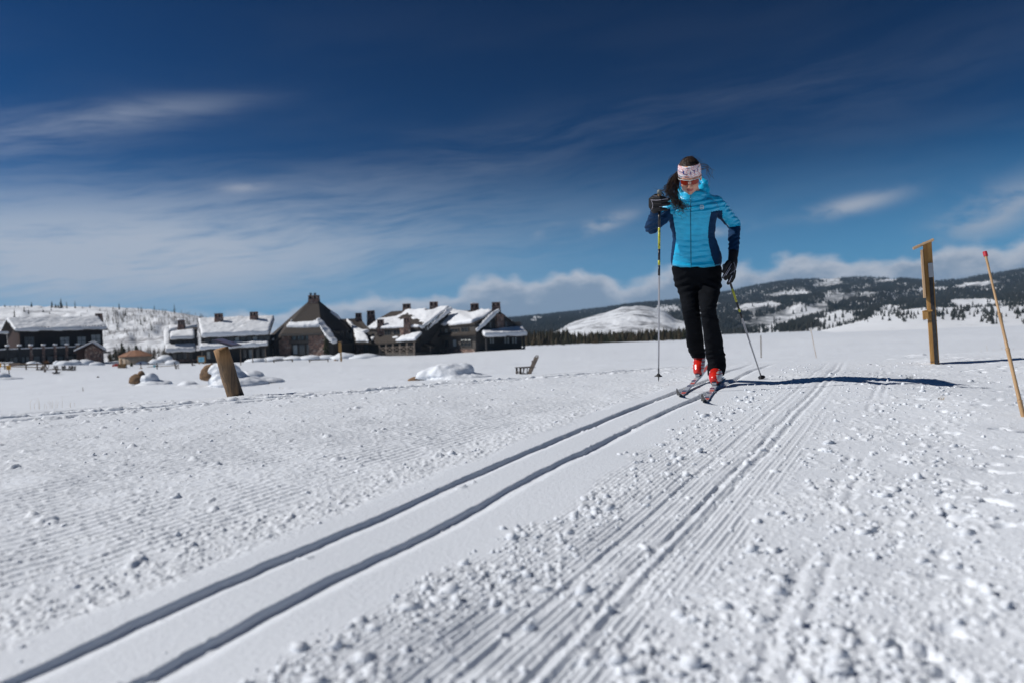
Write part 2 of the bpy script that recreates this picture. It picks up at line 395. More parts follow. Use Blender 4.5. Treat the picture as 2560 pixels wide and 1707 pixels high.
# loose crumbs of snow kicked up along the trail
def icos():
    bm = bmesh.new(); bmesh.ops.create_icosphere(bm, subdivisions=1, radius=1.0)
    v = np.array([x.co for x in bm.verts]); bm.verts.index_update(); f = np.array([[y.index for y in x.verts] for x in bm.faces]); bm.free(); return v, f
_iv, _if = icos()
def crumbs():
    N = 230000
    rad = np.exp(rng.uniform(math.log(1.2), math.log(8.5), N)); th = np.radians(rng.uniform(-42, 42, N))
    x = rad * np.sin(th); y = rad * np.cos(th); s = trail_s(x, y); e = s + (vnoise(x * 5, y * 5, 51) - .5) * .12
    d = .012 + .55 * (smooth(.28, .42, e) * (1 - smooth(.5, .68, e))) + .26 * smooth(.9, 1.05, e) * (1 - smooth(1.3, 1.9, e)) + .022 * smooth(1.5, 2, e) \
        + .10 * smooth(.55, .6, e) * (1 - smooth(.9, 1, e)) + .13 * smooth(.25, .3, -s) * (1 - smooth(.40, .65, -s)) + .05 * smooth(.5, .6, -s)
    d *= np.where(np.abs(s) < .26, .10, 1)
    d *= .35 + 1.1 * clumps(x, y, .16, 121, .4, .3)
    keep = rng.uniform(0, 1, N) < d * .42; x, y, rad, s = x[keep], y[keep], rad[keep], s[keep]
    n = len(x); size = np.exp(rng.normal(math.log(.0031), .72, n)) * np.where(s > .25, 1.25, .70); size = np.clip(size, .0012, .021)
    z = ground_z(x, y) + relief(x, y) - size * .05
    V = np.repeat(_iv[None], n, 0) * rng.uniform(.35, 1.5, (n, len(_iv), 1))
    sc3 = size[:, None, None] * rng.uniform(.7, 1.3, (n, 1, 3)); sc3[:, :, 2] *= .8
    V = V * sc3 + np.stack([x, y, z], 1)[:, None, :]
    Fc = (_if[None] + (np.arange(n) * len(_iv))[:, None, None]).reshape(-1, 3)
    return V.reshape(-1, 3), Fc
_V, _Q = crumbs()
tag(link('snow_crumbs', np_mesh('snow_crumbs', _V, _Q), SNOW), 'loose crumbs of snow scattered over the groomed trail', 'snow', None, 'stuff')

# ================================================================== HILLS
def hill_mat(name, lo, hi, scale, dark=(.055, .05, .048)):
    m = bpy.data.materials.new(name); m.use_nodes = True; t = NT(m.node_tree); b = m.node_tree.nodes['Principled BSDF']
    v = t.n('ShaderNodeTexCoord').outputs['Object']
    mp = t.n('ShaderNodeMapping'); t.put(mp.inputs[0], v); mp.inputs['Scale'].default_value = (1, .45, 2.2)
    f = t.ss(t.m('ADD', t.m('MULTIPLY', t.noise(mp.outputs[0], scale, 6, .65), .75), t.m('MULTIPLY', t.noise(mp.outputs[0], scale * 9, 4, .7), .25)), lo, hi)
    t.put(b.inputs['Base Color'], t.mix(f, (.80, .825, .86), dark)); b.inputs['Roughness'].default_value = .75; b.inputs['Specular IOR Level'].default_value = .1
    return m
def hill(name, ridge, Yr, Yb, zb, m, label, rough=.05, nu=260, nt=50, back=1.35, seed=3, gully=.12, nscale=6.0, power=.9):
    """ridge: pixel points of the skyline; the slope runs from the ridge (distance Yr) down to Yb"""
    rx = np.array([p[0] for p in ridge], float); ry = np.array([p[1] for p in ridge], float)
    yr = np.array([p[2] if len(p) > 2 else Yr for p in ridge], float)
    px = np.linspace(rx[0], rx[-1], nu); py = np.interp(px, rx, ry); yv = np.interp(px, rx, yr)
    k = np.hanning(9); k /= k.sum(); py = np.convolve(np.pad(py, 4, mode='edge'), k, 'valid')
    R = [P(a, b, c) for a, b, c in zip(px, py, yv)]
    zr = np.array([p.z for p in R]); ax = np.array([p.x / p.y for p in R])
    t = np.concatenate([np.linspace(0, 1, nt), np.linspace(1, back, 8)[1:]])
    T, A = np.meshgrid(t, ax, indexing='ij'); ZR = np.broadcast_to(zr, T.shape); YV = np.broadcast_to(yv, T.shape)
    Y = Yb + (YV - Yb) * T; X = A * Y
    sh = np.where(T <= 1, np.clip(T, 0, 1) ** power, 1 - (T - 1) * .8)
    nz = (fbm(A * nscale * 3, T * nscale * .6, seed, 5, .55) - .5) * 2
    amp = gully * np.abs(ZR - zb) * np.sin(np.clip(T, 0, 1) * math.pi) ** .7
    Z = zb + (ZR - zb) * sh + nz * amp + np.where(T > .97, (fbm(A * 90, T, seed + 2, 3) - .5) * rough * np.abs(ZR - zb), 0)
    n_, m_ = T.shape; ii = np.arange(n_ * m_).reshape(n_, m_)
    Q = np.stack([ii[:-1, :-1].ravel(), ii[:-1, 1:].ravel(), ii[1:, 1:].ravel(), ii[1:, :-1].ravel()], 1)
    o = link(name, np_mesh(name, np.stack([X.ravel(), Y.ravel(), Z.ravel()], 1), Q), m); tag(o, label, None, None, 'structure')
    def sample(n, seed2, tmax=1.0, tmin=0.0):
        g = np.random.default_rng(seed2); a = g.uniform(0, m_ - 1.001, n); b = (tmin + (tmax - tmin) * g.uniform(0, 1, n)) * (nt - 1.001)
        i0 = b.astype(int); j0 = a.astype(int); fb = b - i0; fa = a - j0
        def lerp(M): return (M[i0, j0] * (1 - fa) + M[i0, j0 + 1] * fa) * (1 - fb) + (M[i0 + 1, j0] * (1 - fa) + M[i0 + 1, j0 + 1] * fa) * fb
        return np.stack([lerp(X), lerp(Y), lerp(Z)], 1)
    o['_'] = 0; del o['_']
    return o, sample
def to_px(pts):
    d = pts - np.array([0, 0, CAM_Z]); fz = d @ np.array(_f); a = d @ np.array(_r) / fz; b = d @ np.array(_u) / fz
    return 1280 + a * F, 853.5 - b * F
def cones(pts, h, w, seed=1, sides=5):
    """crowd of small spruces: two stacked ragged cones each"""
    g = np.random.default_rng(seed); n = len(pts); vs = []; fs = []
    ang = np.arange(sides) / sides * 2 * math.pi
    per = 2 * (sides + 1)
    V = np.zeros((n, per, 3))
    for lv, (z0, z1, r) in enumerate(((.08, .68, 1.0), (.42, 1.0, .62))):
        o = lv * (sides + 1); rr = g.uniform(.7, 1.25, (n, sides)) * (w * r)[:, None]; a0 = g.uniform(0, 6.28, (n, 1)) + ang[None]
        V[:, o:o + sides, 0] = np.cos(a0) * rr; V[:, o:o + sides, 1] = np.sin(a0) * rr; V[:, o:o + sides, 2] = (h * z0)[:, None] + g.uniform(-.06, .06, (n, sides)) * h[:, None]
        V[:, o + sides, 2] = h * z1
    V += pts[:, None, :]; base = []
    for lv in range(2):
        o = lv * (sides + 1)
        for k in range(sides): base.append((o + k, o + (k + 1) % sides, o + sides))
    base = np.array(base); Fc = (base[None] + (np.arange(n) * per)[:, None, None]).reshape(-1, 3)
    return V.reshape(-1, 3), Fc
FOREST = mat('forest_far', (.024, .030, .026), .9, spec=.1, col2=(.045, .045, .04), vscale=.02)
FORESTB = mat('forest_mid', (.030, .032, .018), .9, spec=.1, col2=(.065, .05, .032), vscale=.08)
def ell(px, py, cx, cy, rx, ry, slope=0.0):
    return ((px - cx) / rx) ** 2 + ((py - cy - slope * (px - cx)) / ry) ** 2
# far forested range on the right
R1 = [(900, 815), (1100, 806), (1230, 800), (1310, 794), (1420, 782), (1560, 765), (1700, 752), (1800, 734), (1900, 714), (2000, 702), (2060, 697), (2150, 695), (2260, 699), (2330, 706), (2400, 700), (2480, 688), (2560, 675), (2700, 660), (3000, 668), (3300, 690), (3700, 720)]
HM1 = hill_mat('forest_slope_far', .44, .62, .010, (.03, .034, .034))
far_hill, samp1 = hill('mountain_range', R1, 2300, 900, -16, HM1, 'long forested mountain range with snowy clearings', seed=21, gully=.16)
def forest(name, samp, N, hmin, hmax, wr, seed, label, meadows, thr, nsc=(.012, .03), tmin=0, tmax=1.0, extra=None, m=FOREST):
    p = samp(N, seed, tmax, tmin); px, py = to_px(p)
    k = fbm(px * nsc[0], (py + px * .08) * nsc[1], seed, 4, .6) > thr
    keep = k | (np.random.default_rng(seed + 1).uniform(0, 1, N) < .06)
    for e in meadows: keep &= ~((ell(px, py, *e) + (fbm(px * .05, py * .09, 3, 3) - .5) * 1.3) < 1) | (np.random.default_rng(seed + 2).uniform(0, 1, N) < .03)
    if extra is not None: keep &= extra(px, py)
    keep &= (px > 1180) & (px < 3700)
    p = p[keep]; g = np.random.default_rng(seed + 3); h = g.uniform(hmin, hmax, len(p)); V, Fc = cones(p, h, h * wr * g.uniform(.8, 1.3, len(p)), seed)
    return tag(link(name, np_mesh(name, V, Fc, False), m), label, 'forest', None, 'stuff')
forest('mountain_forest', samp1, 92000, 4.5, 9, .2, 5, 'dark spruce forest covering the far mountain range',
       [(2070, 712, 40, 6, -.1), (2210, 705, 38, 5, -.1), (1970, 738, 60, 7, -.05), (2130, 742, 70, 8, -.12), (1900, 770, 60, 14, -.1), (1750, 775, 50, 12, -.2), (2330, 725, 40, 6, -.1), (2440, 715, 60, 8, -.1), (1960, 795, 120, 20, -.25)], .34)
# open white hill left of the skier
R2 = [(1300, 850), (1350, 838), (1390, 823), (1430, 806), (1470, 793), (1520, 780), (1555, 769), (1590, 765), (1620, 767), (1660, 778), (1690, 795), (1730, 800), (1780, 818), (1850, 838)]
HM2 = hill_mat('snow_brush_hill', .47, .62, .024, (.17, .165, .17))
tag(*[hill('bare_hill', R2, 1300, 520, -11, HM2, 'bare white rounded hill with faint grey brush', seed=33, nu=200, gully=.10, nscale=8, nt=70)[0]])
# mixed slope right of the skier
R3 = [(1780, 850), (1850, 822), (1920, 800), (2000, 783), (2090, 764), (2180, 750), (2300, 742), (2440, 735), (2560, 720), (2800, 700), (3200, 715), (3700, 740)]
hill3, samp3 = hill('wooded_slope', R3, 1500, 620, -12, hill_mat('wooded_slope_snow', .55, .72, .02, (.07, .065, .062)), 'snowy slope with scattered timber below the range', seed=44, nu=200, gully=.10)
forest('slope_forest', samp3, 33000, 3.6, 7.5, .2, 15, 'timber scattered over the middle slope', [(1960, 800, 60, 15, -.25), (2120, 780, 60, 10, -.2), (2440, 760, 60, 12, 0)], .40, (.02, .04))
R4 = [(1960, 850), (2040, 826), (2100, 808), (2160, 793), (2240, 778), (2320, 768), (2420, 770), (2520, 764), (2620, 760), (2800, 755), (3200, 770), (3700, 785)]
hill4, samp4 = hill('meadow_hill', R4, 800, 420, -9.0, hill_mat('meadow_snow', .58, .70, .05, (.16, .14, .13)), 'low white hill with dark brush on its crest', seed=55, nu=160, gully=.08)
forest('hill_timber', samp4, 4600, 2.5, 5.5, .2, 25, 'dark timber on the low hill at the right', [(2150, 822, 130, 14, -.08), (2330, 815, 100, 15, 0)], .46, (.03, .05), extra=lambda a, b: (a > 2130) & (b < 812 - (a - 2130) * .0) )
# ------------------------------------------------------------------ soft shapes
def fuse(mb, voxel, smooth_it=2, fac=.5):
    """union of overlapping closed shapes as one continuous surface"""
    me = mb.mesh('fuse'); bm = bmesh.new(); bm.from_mesh(me); bmesh.ops.recalc_face_normals(bm, faces=bm.faces); bm.to_mesh(me); bm.free()
    o = bpy.data.objects.new('fuse', me); COL.objects.link(o); md = o.modifiers.new('r', 'REMESH'); md.mode = 'VOXEL'; md.voxel_size = voxel; md.adaptivity = 0
    dg = bpy.context.evaluated_depsgraph_get(); res = bpy.data.meshes.new_from_object(o.evaluated_get(dg)); bpy.data.objects.remove(o); bpy.data.meshes.remove(me)
    bm = bmesh.new(); bm.from_mesh(res)
    for _ in range(smooth_it): bmesh.ops.smooth_vert(bm, verts=bm.verts, factor=fac, use_axis_x=True, use_axis_y=True, use_axis_z=True)
    bm.to_mesh(res); bm.free(); res.polygons.foreach_set('use_smooth', [True] * len(res.polygons)); return res
def arrays(me):
    n = len(me.vertices); v = np.empty(n * 3, np.float32); me.vertices.foreach_get('co', v); nn = np.empty(n * 3, np.float32); me.vertices.foreach_get('normal', nn); return v.reshape(-1, 3).astype(float), nn.reshape(-1, 3).astype(float)
def displace(me, fn):
    v, n = arrays(me); d = fn(v, n); me.vertices.foreach_set('co', (v + n * d[:, None]).astype(np.float32).ravel()); me.update()
# left hill behind the lodge
RL = [(-500, 790), (-250, 774), (0, 766), (100, 766), (200, 767), (300, 769), (400, 775), (450, 782), (520, 796), (600, 812), (720, 842)]
left_hill, sampL = hill('left_hill', RL, 470, 190, -5.2, hill_mat('left_hill_snow', .48, .70, .07, (.20, .19, .20)), 'snowy hillside rising behind the buildings on the left', seed=66, nu=200, nt=70, gully=.10, nscale=9)

# ================================================================== MATERIALS
def shingle(name, c1, c2, sx=1.0):
    m = bpy.data.materials.new(name); m.use_nodes = True; t = NT(m.node_tree); b = m.node_tree.nodes['Principled BSDF']
    v = t.n('ShaderNodeTexCoord').outputs['Object']; mp = t.n('ShaderNodeMapping'); t.put(mp.inputs[0], v); mp.inputs['Scale'].default_value = (1.2, 1.2, 5.0)
    f = t.noise(mp.outputs[0], sx, 5, .7); t.put(b.inputs['Base Color'], t.mix(f, c1, c2)); b.inputs['Roughness'].default_value = .85; b.inputs['Specular IOR Level'].default_value = .2
    return m
ROOF = shingle('roof_shingle', (.075, .062, .052), (.035, .03, .027))
def boards(name, c1, c2, vertical=True):
    m = bpy.data.materials.new(name); m.use_nodes = True; t = NT(m.node_tree); b = m.node_tree.nodes['Principled BSDF']
    v = t.n('ShaderNodeTexCoord').outputs['Object']; mp = t.n('ShaderNodeMapping'); t.put(mp.inputs[0], v)
    mp.inputs['Scale'].default_value = (3.5, 3.5, .3) if vertical else (.4, .4, 5.0)
    f = t.ss(t.noise(mp.outputs[0], 1.6, 4, .7), .3, .7); t.put(b.inputs['Base Color'], t.mix(f, c1, c2)); b.inputs['Roughness'].default_value = .8; b.inputs['Specular IOR Level'].default_value = .2
    return m
BARN = boards('barn_boards', (.030, .020, .017), (.015, .011, .010)); BARNL = boards('barn_boards_red', (.055, .026, .018), (.03, .017, .013))
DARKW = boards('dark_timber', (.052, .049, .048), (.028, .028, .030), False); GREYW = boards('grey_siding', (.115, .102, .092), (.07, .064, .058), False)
POSTW = boards('porch_timber', (.22, .18, .15), (.13, .11, .095))
def stone_mat():
    m = bpy.data.materials.new('field_stone'); m.use_nodes = True; t = NT(m.node_tree); b = m.node_tree.nodes['Principled BSDF']
    v = t.n('ShaderNodeTexCoord').outputs['Object']
    vo = t.n('ShaderNodeTexVoronoi'); t.put(vo.inputs['Vector'], v); vo.inputs['Scale'].default_value = 2.6
    hue = t.sep(vo.outputs['Color'])
    c = t.mix(hue[0], (.38, .22, .16), (.17, .11, .095)); c = t.mix(t.ss(hue[1], .6, .9), c, (.42, .33, .28))
    e = t.n('ShaderNodeTexVoronoi', feature='DISTANCE_TO_EDGE'); t.put(e.inputs['Vector'], v); e.inputs['Scale'].default_value = 2.6
    t.put(b.inputs['Base Color'], t.mix(t.ss(e.outputs['Distance'], .02, .10), (.05, .043, .04), c)); b.inputs['Roughness'].default_value = .85
    bp = t.n('ShaderNodeBump'); bp.inputs['Strength'].default_value = .8; bp.inputs['Distance'].default_value = .12; t.put(bp.inputs['Height'], t.ss(e.outputs['Distance'], 0, .16)); t.put(b.inputs['Normal'], bp.outputs[0])
    return m
STONE = stone_mat()
GLASS = mat('dark_glass', (.03, .036, .042), .12, spec=.6); CURT = mat('curtained_glass', (.42, .45, .46), .35, spec=.5, col2=(.24, .28, .29), vscale=2.0)
FRAME = mat('window_frame', (.085, .08, .075), .6); ROOFSNOW = snow_mat('roof_snow', .6, False, (.82, .84, .87)); SOOT = mat('flue_dark', (.012, .011, .011), .9)
PINE = mat('pine_wood', (.46, .26, .085), .6, spec=.3, col2=(.34, .18, .06), vscale=3.0, stretch=(14, 14, 1.2), bump=.2, bscale=40)
WEATH = mat('weathered_wood', (.20, .15, .105), .75, spec=.2, col2=(.11, .085, .065), vscale=3.0, stretch=(12, 12, 1.0), bump=.4, bscale=30)
NEEDLE = mat('needles', (.045, .05, .024), .85, spec=.15, col2=(.028, .034, .02), vscale=2.0); NEEDLEB = mat('needles_brown', (.085, .062, .035), .85, spec=.15, col2=(.045, .04, .022), vscale=2.0)
BARK = mat('bark', (.085, .065, .05), .9, spec=.1)

# ================================================================== BUILDINGS
class Facade:
    """vertical wall plane through two points given as (pixel column, distance)"""
    def __init__(self, a, b, py=862):
        A, B = P(a[0], py, a[1]), P(b[0], py, b[1]); self.A = Vector((A.x, A.y, 0)); self.B = Vector((B.x, B.y, 0))
        self.d = (self.B - self.A).normalized(); self.n = Vector((self.d.y, -self.d.x, 0))
        if self.n.y > 0: self.n = -self.n
    def hit(self, px, py):
        r = ray(px, py); o = Vector((0, 0, CAM_Z)); t = (self.A - o).dot(self.n) / r.dot(self.n); p = o + r * t
        return (p - self.A).dot(self.d), p.z
    def pt(self, s, z, off=0.0): return self.A + self.d * s + Vector((0, 0, z)) + self.n * off
    def rect(self, mb, px0, py0, px1, py1, out=.1, inn=.1):
        """box lying on the wall between two picture corners"""
        pm, qm = (px0 + px1) / 2, (py0 + py1) / 2
        s0 = self.hit(px0, qm)[0]; s1 = self.hit(px1, qm)[0]; z0 = self.hit(pm, py1)[1]; z1 = self.hit(pm, py0)[1]
        R = Matrix((self.d, self.n, Vector((0, 0, 1)))).transposed()
        return mb.box(self.pt((s0 + s1) / 2, (z0 + z1) / 2, (out - inn) / 2), (abs(s1 - s0), out + inn, abs(z1 - z0)), R)
    def window(self, root, px0, py0, px1, py1, bars=1, glass=None, cross=False, name='window'):
        pm, qm = (px0 + px1) / 2, (py0 + py1) / 2
        s0 = self.hit(px0, qm)[0]; s1 = self.hit(px1, qm)[0]; z0 = self.hit(pm, py1)[1]; z1 = self.hit(pm, py0)[1]
        w_ = .09; mb = MB(); R = Matrix((self.d, self.n, Vector((0, 0, 1)))).transposed()
        for s in [s0, s1] + [s0 + (s1 - s0) * (k + 1) / (bars + 1) for k in range(bars)]:
            mb.box(self.pt(s, (z0 + z1) / 2, .09), (w_, .16, z1 - z0), R)
        for z in [z0, z1] + ([(z0 + z1) / 2] if cross else []): mb.box(self.pt((s0 + s1) / 2, z, .088), (s1 - s0 + w_, .15, w_), R)
        fr = mb.build(name, FRAME, root)
        pane = MB().box(self.pt((s0 + s1) / 2, (z0 + z1) / 2, .04), (s1 - s0, .06, z1 - z0), R).build('pane', glass or GLASS, fr)
        pane.location = (0, 0, 0)
        return fr
def prism(mb, foot, z0, z1):
    n = len(foot); vs = [Vector((p.x, p.y, z0)) for p in foot] + [Vector((p.x, p.y, z1)) for p in foot]
    fs = [tuple(range(n))[::-1], tuple(range(n, 2 * n))] + [(i, (i + 1) % n, n + (i + 1) % n, n + i) for i in range(n)]
    return mb.add(vs, fs)
def PP(*t): return [P(*x) for x in t]
def chimney(root, px0, px1, y0, y1, Y, depth=None, snow=False):
    k = Y / F; a, b = P(px0, y0, Y), P(px1, y1, Y); cx = (a.x + b.x) / 2; w_ = abs(b.x - a.x); zt = P((px0 + px1) / 2, y0, Y).z; zb = P((px0 + px1) / 2, y1, Y).z - 1.5; d = depth or w_ * .8
    mb = MB(); prof = [(zb, 1.12), (zb + (zt - zb) * .6, 1.0), (zt - .25, .93), (zt - .12, 1.0), (zt, .98)]; vs = []; fs = []
    for z, s in prof:
        for sx, sy in ((-1, -1), (1, -1), (1, 1), (-1, 1)): vs.append(Vector((cx + sx * w_ * .5 * s, Y + sy * d * .5 * s, z)))
    for i in range(len(prof) - 1):
        for q in range(4): fs.append((i * 4 + q, i * 4 + (q + 1) % 4, i * 4 + 4 + (q + 1) % 4, i * 4 + 4 + q))
    fs.append((len(vs) - 4, len(vs) - 3, len(vs) - 2, len(vs) - 1)); mb.add(vs, fs)
    c = mb.build('chimney', STONE, root)
    fl = MB()
    for sx in (-.24, .24): fl.box((cx + sx * w_, Y, zt - .55), (w_ * .17, d * 1.04, .7))
    fl.build('flue', SOOT, c).location = (0, 0, 0)
    if snow: MB().box((cx, Y, zt + .12), (w_ * .8, d * .8, .25)).build('chimney_snow', ROOFSNOW, c, bevel=.1).location = (0, 0, 0)
    return c
def roof(root, polys, name='roof', thick=.35, m=None):
    mb = MB()
    for p in polys: mb.slab(PP(*p), thick)
    return mb.build(name, m or ROOF, root)
def snow(root, poly, thick=.42, name='roof_snow', lift=.03, bev=.16):
    """thick quilt of snow on a roof plane, soft uneven edges"""
    pts = PP(*poly); return snow3(root, pts, thick, name, lift)
def snow3(root, pts, thick=.45, name='roof_snow', lift=.03):
    mb = MB().slab(pts, -lift + .25, lift + thick); me = fuse(mb, .2, 3, .6); sd_ = abs(pts[0].x * 7.3) % 50
    displace(me, lambda v, n: (fbm(v[:, 0] * .55 + sd_, v[:, 1] * .3 + v[:, 2] * .7, 3, 3) - .45) * .34 + (fbm(v[:, 0] * 2.2, v[:, 2] * 2.2 + v[:, 1], 5, 2) - .5) * .12)
    o0 = parent_loc(root); v, _ = arrays(me); me.vertices.foreach_set('co', (v - np.array(o0)).astype(np.float32).ravel()); me.update()
    return link(name, me, ROOFSNOW, root)
# ---- dark timber building at the far left
N_, R_, L_ = P(37.5, 865, 150), P(271, 858, 163), P(2, 866, 158.5)
root = tag(empty('timber_lodge', (N_.x, N_.y, -4.6)), 'dark brown timber lodge with snowy gable roof and balcony at far left', 'building')
ez = 4.4; rz_ = P(17, 799, 154).z
xy = lambda v, z: Vector((v.x, v.y, z))
B_ = R_ + (L_ - N_); dl_ = (R_ - N_).normalized(); dg_ = (L_ - N_).normalized()
inn = lambda v, a, b: v + dl_ * a + dg_ * b
foot = [inn(N_, 1.2, .9), inn(R_, -.8, .9), inn(B_, -.8, -.9), inn(L_, 1.2, -.9)]
prism(MB(), foot, -7, ez - .1).build('wall', BARN, root)
g0, g1 = (N_ + L_) / 2, (R_ + B_) / 2
mb = MB(); a, b = inn(N_, 1.15, .9), inn(L_, 1.15, -.9); ap = inn((N_ + L_) / 2, 1.15, 0)
mb.slab([xy(a, -5), xy(b, -5), xy(b, ez - .2), xy(ap, rz_ - .6), xy(a, ez - .2)], .12, .06, -dl_); mb.build('gable_wall', BARNL, root)
mb = MB(); mb.slab([xy(N_, ez), xy(R_, ez), xy(g1, rz_), xy(g0, rz_)], .3); mb.slab([xy(L_, ez), xy(B_, ez), xy(g1, rz_), xy(g0, rz_)], .3); mb.build('roof', ROOF, root)
snow3(root, [xy(inn(N_, .1, -.2), ez), xy(inn(R_, -.1, -.2), ez), xy(g1, rz_), xy(g0, rz_)], .5)
mb = MB(); mb.slab([xy(L_, ez + .03), xy(B_, ez + .03), xy(g1, rz_ + .03), xy(g0, rz_ + .03)], 0, .45); mb.build('roof_snow', ROOFSNOW, root, bevel=.16, smooth_shade=True)
FA = Facade((37.5, 150), (271, 163)); FA.A += dg_ * .85; FA.B += dg_ * .85
gm_ = MB().box((0, 0, .0), (.22, .5, .55)).mesh('eave_shadow_bar')  # dark bars added along the eave as shadows of the scalloped snow edge
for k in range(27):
    t = .08 + k * .034; p = N_.lerp(R_, t); o = link('eave_shadow_bar', gm_, DARKW, root)
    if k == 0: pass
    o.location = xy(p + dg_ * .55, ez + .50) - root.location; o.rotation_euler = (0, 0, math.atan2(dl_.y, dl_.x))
for q in ((62, 843, 85, 864), (150, 843, 173, 862), (193, 842, 214, 862), (228, 837, 251, 858)): FA.window(root, *q, bars=1, glass=CURT if q[0] > 100 else GLASS, cross=True)
for x0, x1 in ((4, 12), (24, 31), (33, 43), (54, 62), (64, 73), (84, 100), (118, 132), (145, 158), (170, 184)): FA.window(root, x0, 889, x1, 906, bars=0, glass=CURT)
FD = Facade((-25, 143.5), (196, 156))
mb = MB(); FD.rect(mb, -25, 871, 196, 889, .15, .15); bal = mb.build('balcony_rail', DARKW, root)
mb = MB(); FD.rect(mb, -25, 868.5, 196, 871, .28, .28); mb.build('rail_snow', ROOFSNOW, bal, bevel=.08, smooth_shade=True).location = (0, 0, 0)
for x in (-10, 18, 48, 77, 108, 137, 166, 193):
    mb = MB(); FD.rect(mb, x - 3.2, 866 - x * .02, x + 3.2, 906, .4, .35); po = mb.build('balcony_post', STONE if x > 60 else DARKW, root)
    mb = MB(); FD.rect(mb, x - 4.5, 862 - x * .02, x + 4.5, 866 - x * .02, .55, .5); mb.build('post_snow', ROOFSNOW, po, bevel=.12, smooth_shade=True).location = (0, 0, 0)
mb = MB(); mb.slab([FD.pt(0, P(60, 888, 148).z), FD.pt(22.5, P(60, 888, 148).z), FD.pt(22.5, P(60, 888, 148).z) + dg_ * 3, FD.pt(0, P(60, 888, 148).z) + dg_ * 3], .3); mb.build('balcony_floor', DARKW, root)
chimney(root, 240, 254, 784, 790, 172)
# little stone-fronted entrance
FS = Facade((188, 150), (256, 152)); mb = MB(); vs = [FS.hit(*q) for q in ((212, 905), (253, 904), (252, 873), (232, 862), (212, 873))]
mb.slab([FS.pt(s, z) for s, z in vs], .0, 4.5, -FS.n); mb.build('entrance_wall', STONE, root)
mb = MB(); vs = [FS.hit(*q) for q in ((192, 898), (211, 898), (211, 872), (192, 878))]; mb.slab([FS.pt(s, z, -.6) for s, z in vs], 0, 3.5, -FS.n); mb.build('entrance_wall', BARNL, root)
for pa, pb in (((186, 879), (232, 857)), ((232, 857), (261, 875))):
    (s0, z0), (s1, z1) = FS.hit(*pa), FS.hit(*pb); mb = MB().slab([FS.pt(s0, z0, 1.2), FS.pt(s1, z1, 1.2), FS.pt(s1, z1, -4), FS.pt(s0, z0, -4)], .28); er = mb.build('entrance_roof', BARNL, root)
    mb = MB().slab([FS.pt(s0, z0, 1.0), FS.pt(s1, z1, 1.0), FS.pt(s1, z1, -4), FS.pt(s0, z0, -4)], -.03, .36); mb.build('entrance_roof_snow', ROOFSNOW, er, bevel=.12, smooth_shade=True).location = (0, 0, 0)
mb = MB(); FX = Facade((-40, 146), (20, 149)); FX.rect(mb, -40, 836, 19, 905, .05, 5); mb.build('annex_wall', BARN, root)
mb = MB(); FX.rect(mb, -42, 829, 22, 835, .3, 5); mb.build('annex_snow', ROOFSNOW, root, bevel=.2, smooth_shade=True)

# ---- left wing of the main lodge, two volumes
c0 = P(500, 905, 150); root = tag(empty('lodge_wing', (c0.x, c0.y, -4.8)), 'left wing of the main lodge under a thick unbroken blanket of roof snow', 'building')
FB = Facade((503, 150), (672, 154)); back = Vector((0, 9, 0))
prism(MB(), [FB.A, FB.B, FB.B + back, FB.A + back], -8, P(507, 843, 150).z).build('wall', DARKW, root)
roof(root, [[(504, 844, 149.3), (673, 836, 153.4), (686, 796, 162), (494, 803, 158)]])
snow(root, [(505, 843, 149.2), (672, 835.5, 153.2), (686, 796, 162), (495, 803, 158)], .75, bev=.3)
roof(root, [[(499, 874, 146.8), (670, 864, 150.6), (671, 857, 153.8), (503, 864, 149.9)]], 'lower_roof')
snow(root, [(499, 873, 146.7), (670, 863, 150.5), (671, 857, 153.8), (503, 864, 149.9)], .6, 'lower_roof_snow', bev=.25)
for x in range(512, 665, 15): FB.window(root, x, 846 - (x - 512) * .045, x + 12, 857 - (x - 512) * .045, bars=0, glass=GLASS if (x // 15) % 3 else CURT)
for x in (517, 528, 541, 556, 608, 622, 640, 655): FB.window(root, x, 878 - (x - 512) * .045, x + 9, 897 - (x - 512) * .03, bars=0, glass=CURT if x in (517, 541, 622) else GLASS)
FP = Facade((499, 147), (670, 150.8))
for x in (505, 540, 602, 632, 664): mb = MB(); FP.rect(mb, x - 1, 873 - (x - 505) * .055, x + 1, 906, .1, .1); mb.build('porch_post', POSTW, root)
chimney(root, 538, 556, 784, 801, 156.5); chimney(root, 626, 644, 780, 799, 158.5)
F1 = Facade((415, 156), (497, 158)); prism(MB(), [F1.A, F1.B, F1.B + back, F1.A + back], -8, P(455, 879, 156.5).z).build('wall', DARKW, root)
roof(root, [[(412, 882, 155), (490, 878, 156.6), (494, 816, 166), (410, 827, 164)]], 'side_roof')
snow(root, [(413, 880, 154.8), (489, 876.5, 156.4), (490, 864, 158.3), (413, 866, 157.2)], .7, 'side_roof_snow', bev=.3)
snow(root, [(412, 866, 157.1), (426, 865.5, 157.4), (424, 828, 163.6), (411, 829, 163.7)], .7, 'side_roof_snow', bev=.3)
snow(root, [(424, 828, 162.6), (454, 822, 163.2), (462, 817, 164.6), (424, 820, 164.2)], .6, 'side_roof_snow', bev=.25)
snow(root, [(461, 819, 163.9), (493, 815, 165), (493, 817.5, 164.5), (455, 823, 163)], .45, 'side_roof_snow', bev=.18)
FDm = Facade((427, 156.8), (486, 158)); mb = MB(); FDm.rect(mb, 427, 845, 485, 864, .1, 5.5); mb.build('dormer_wall', DARKW, root)
for x in (430, 441, 452, 463, 474): FDm.window(root, x, 849.5 - (x - 430) * .03, x + 9, 860 - (x - 430) * .03, bars=0, glass=CURT if x in (441, 452, 463) else GLASS)
roof(root, [[(424, 849, 156.2), (488, 846, 157.4), (486, 827, 162.8), (425, 834, 162)]], 'dormer_roof')
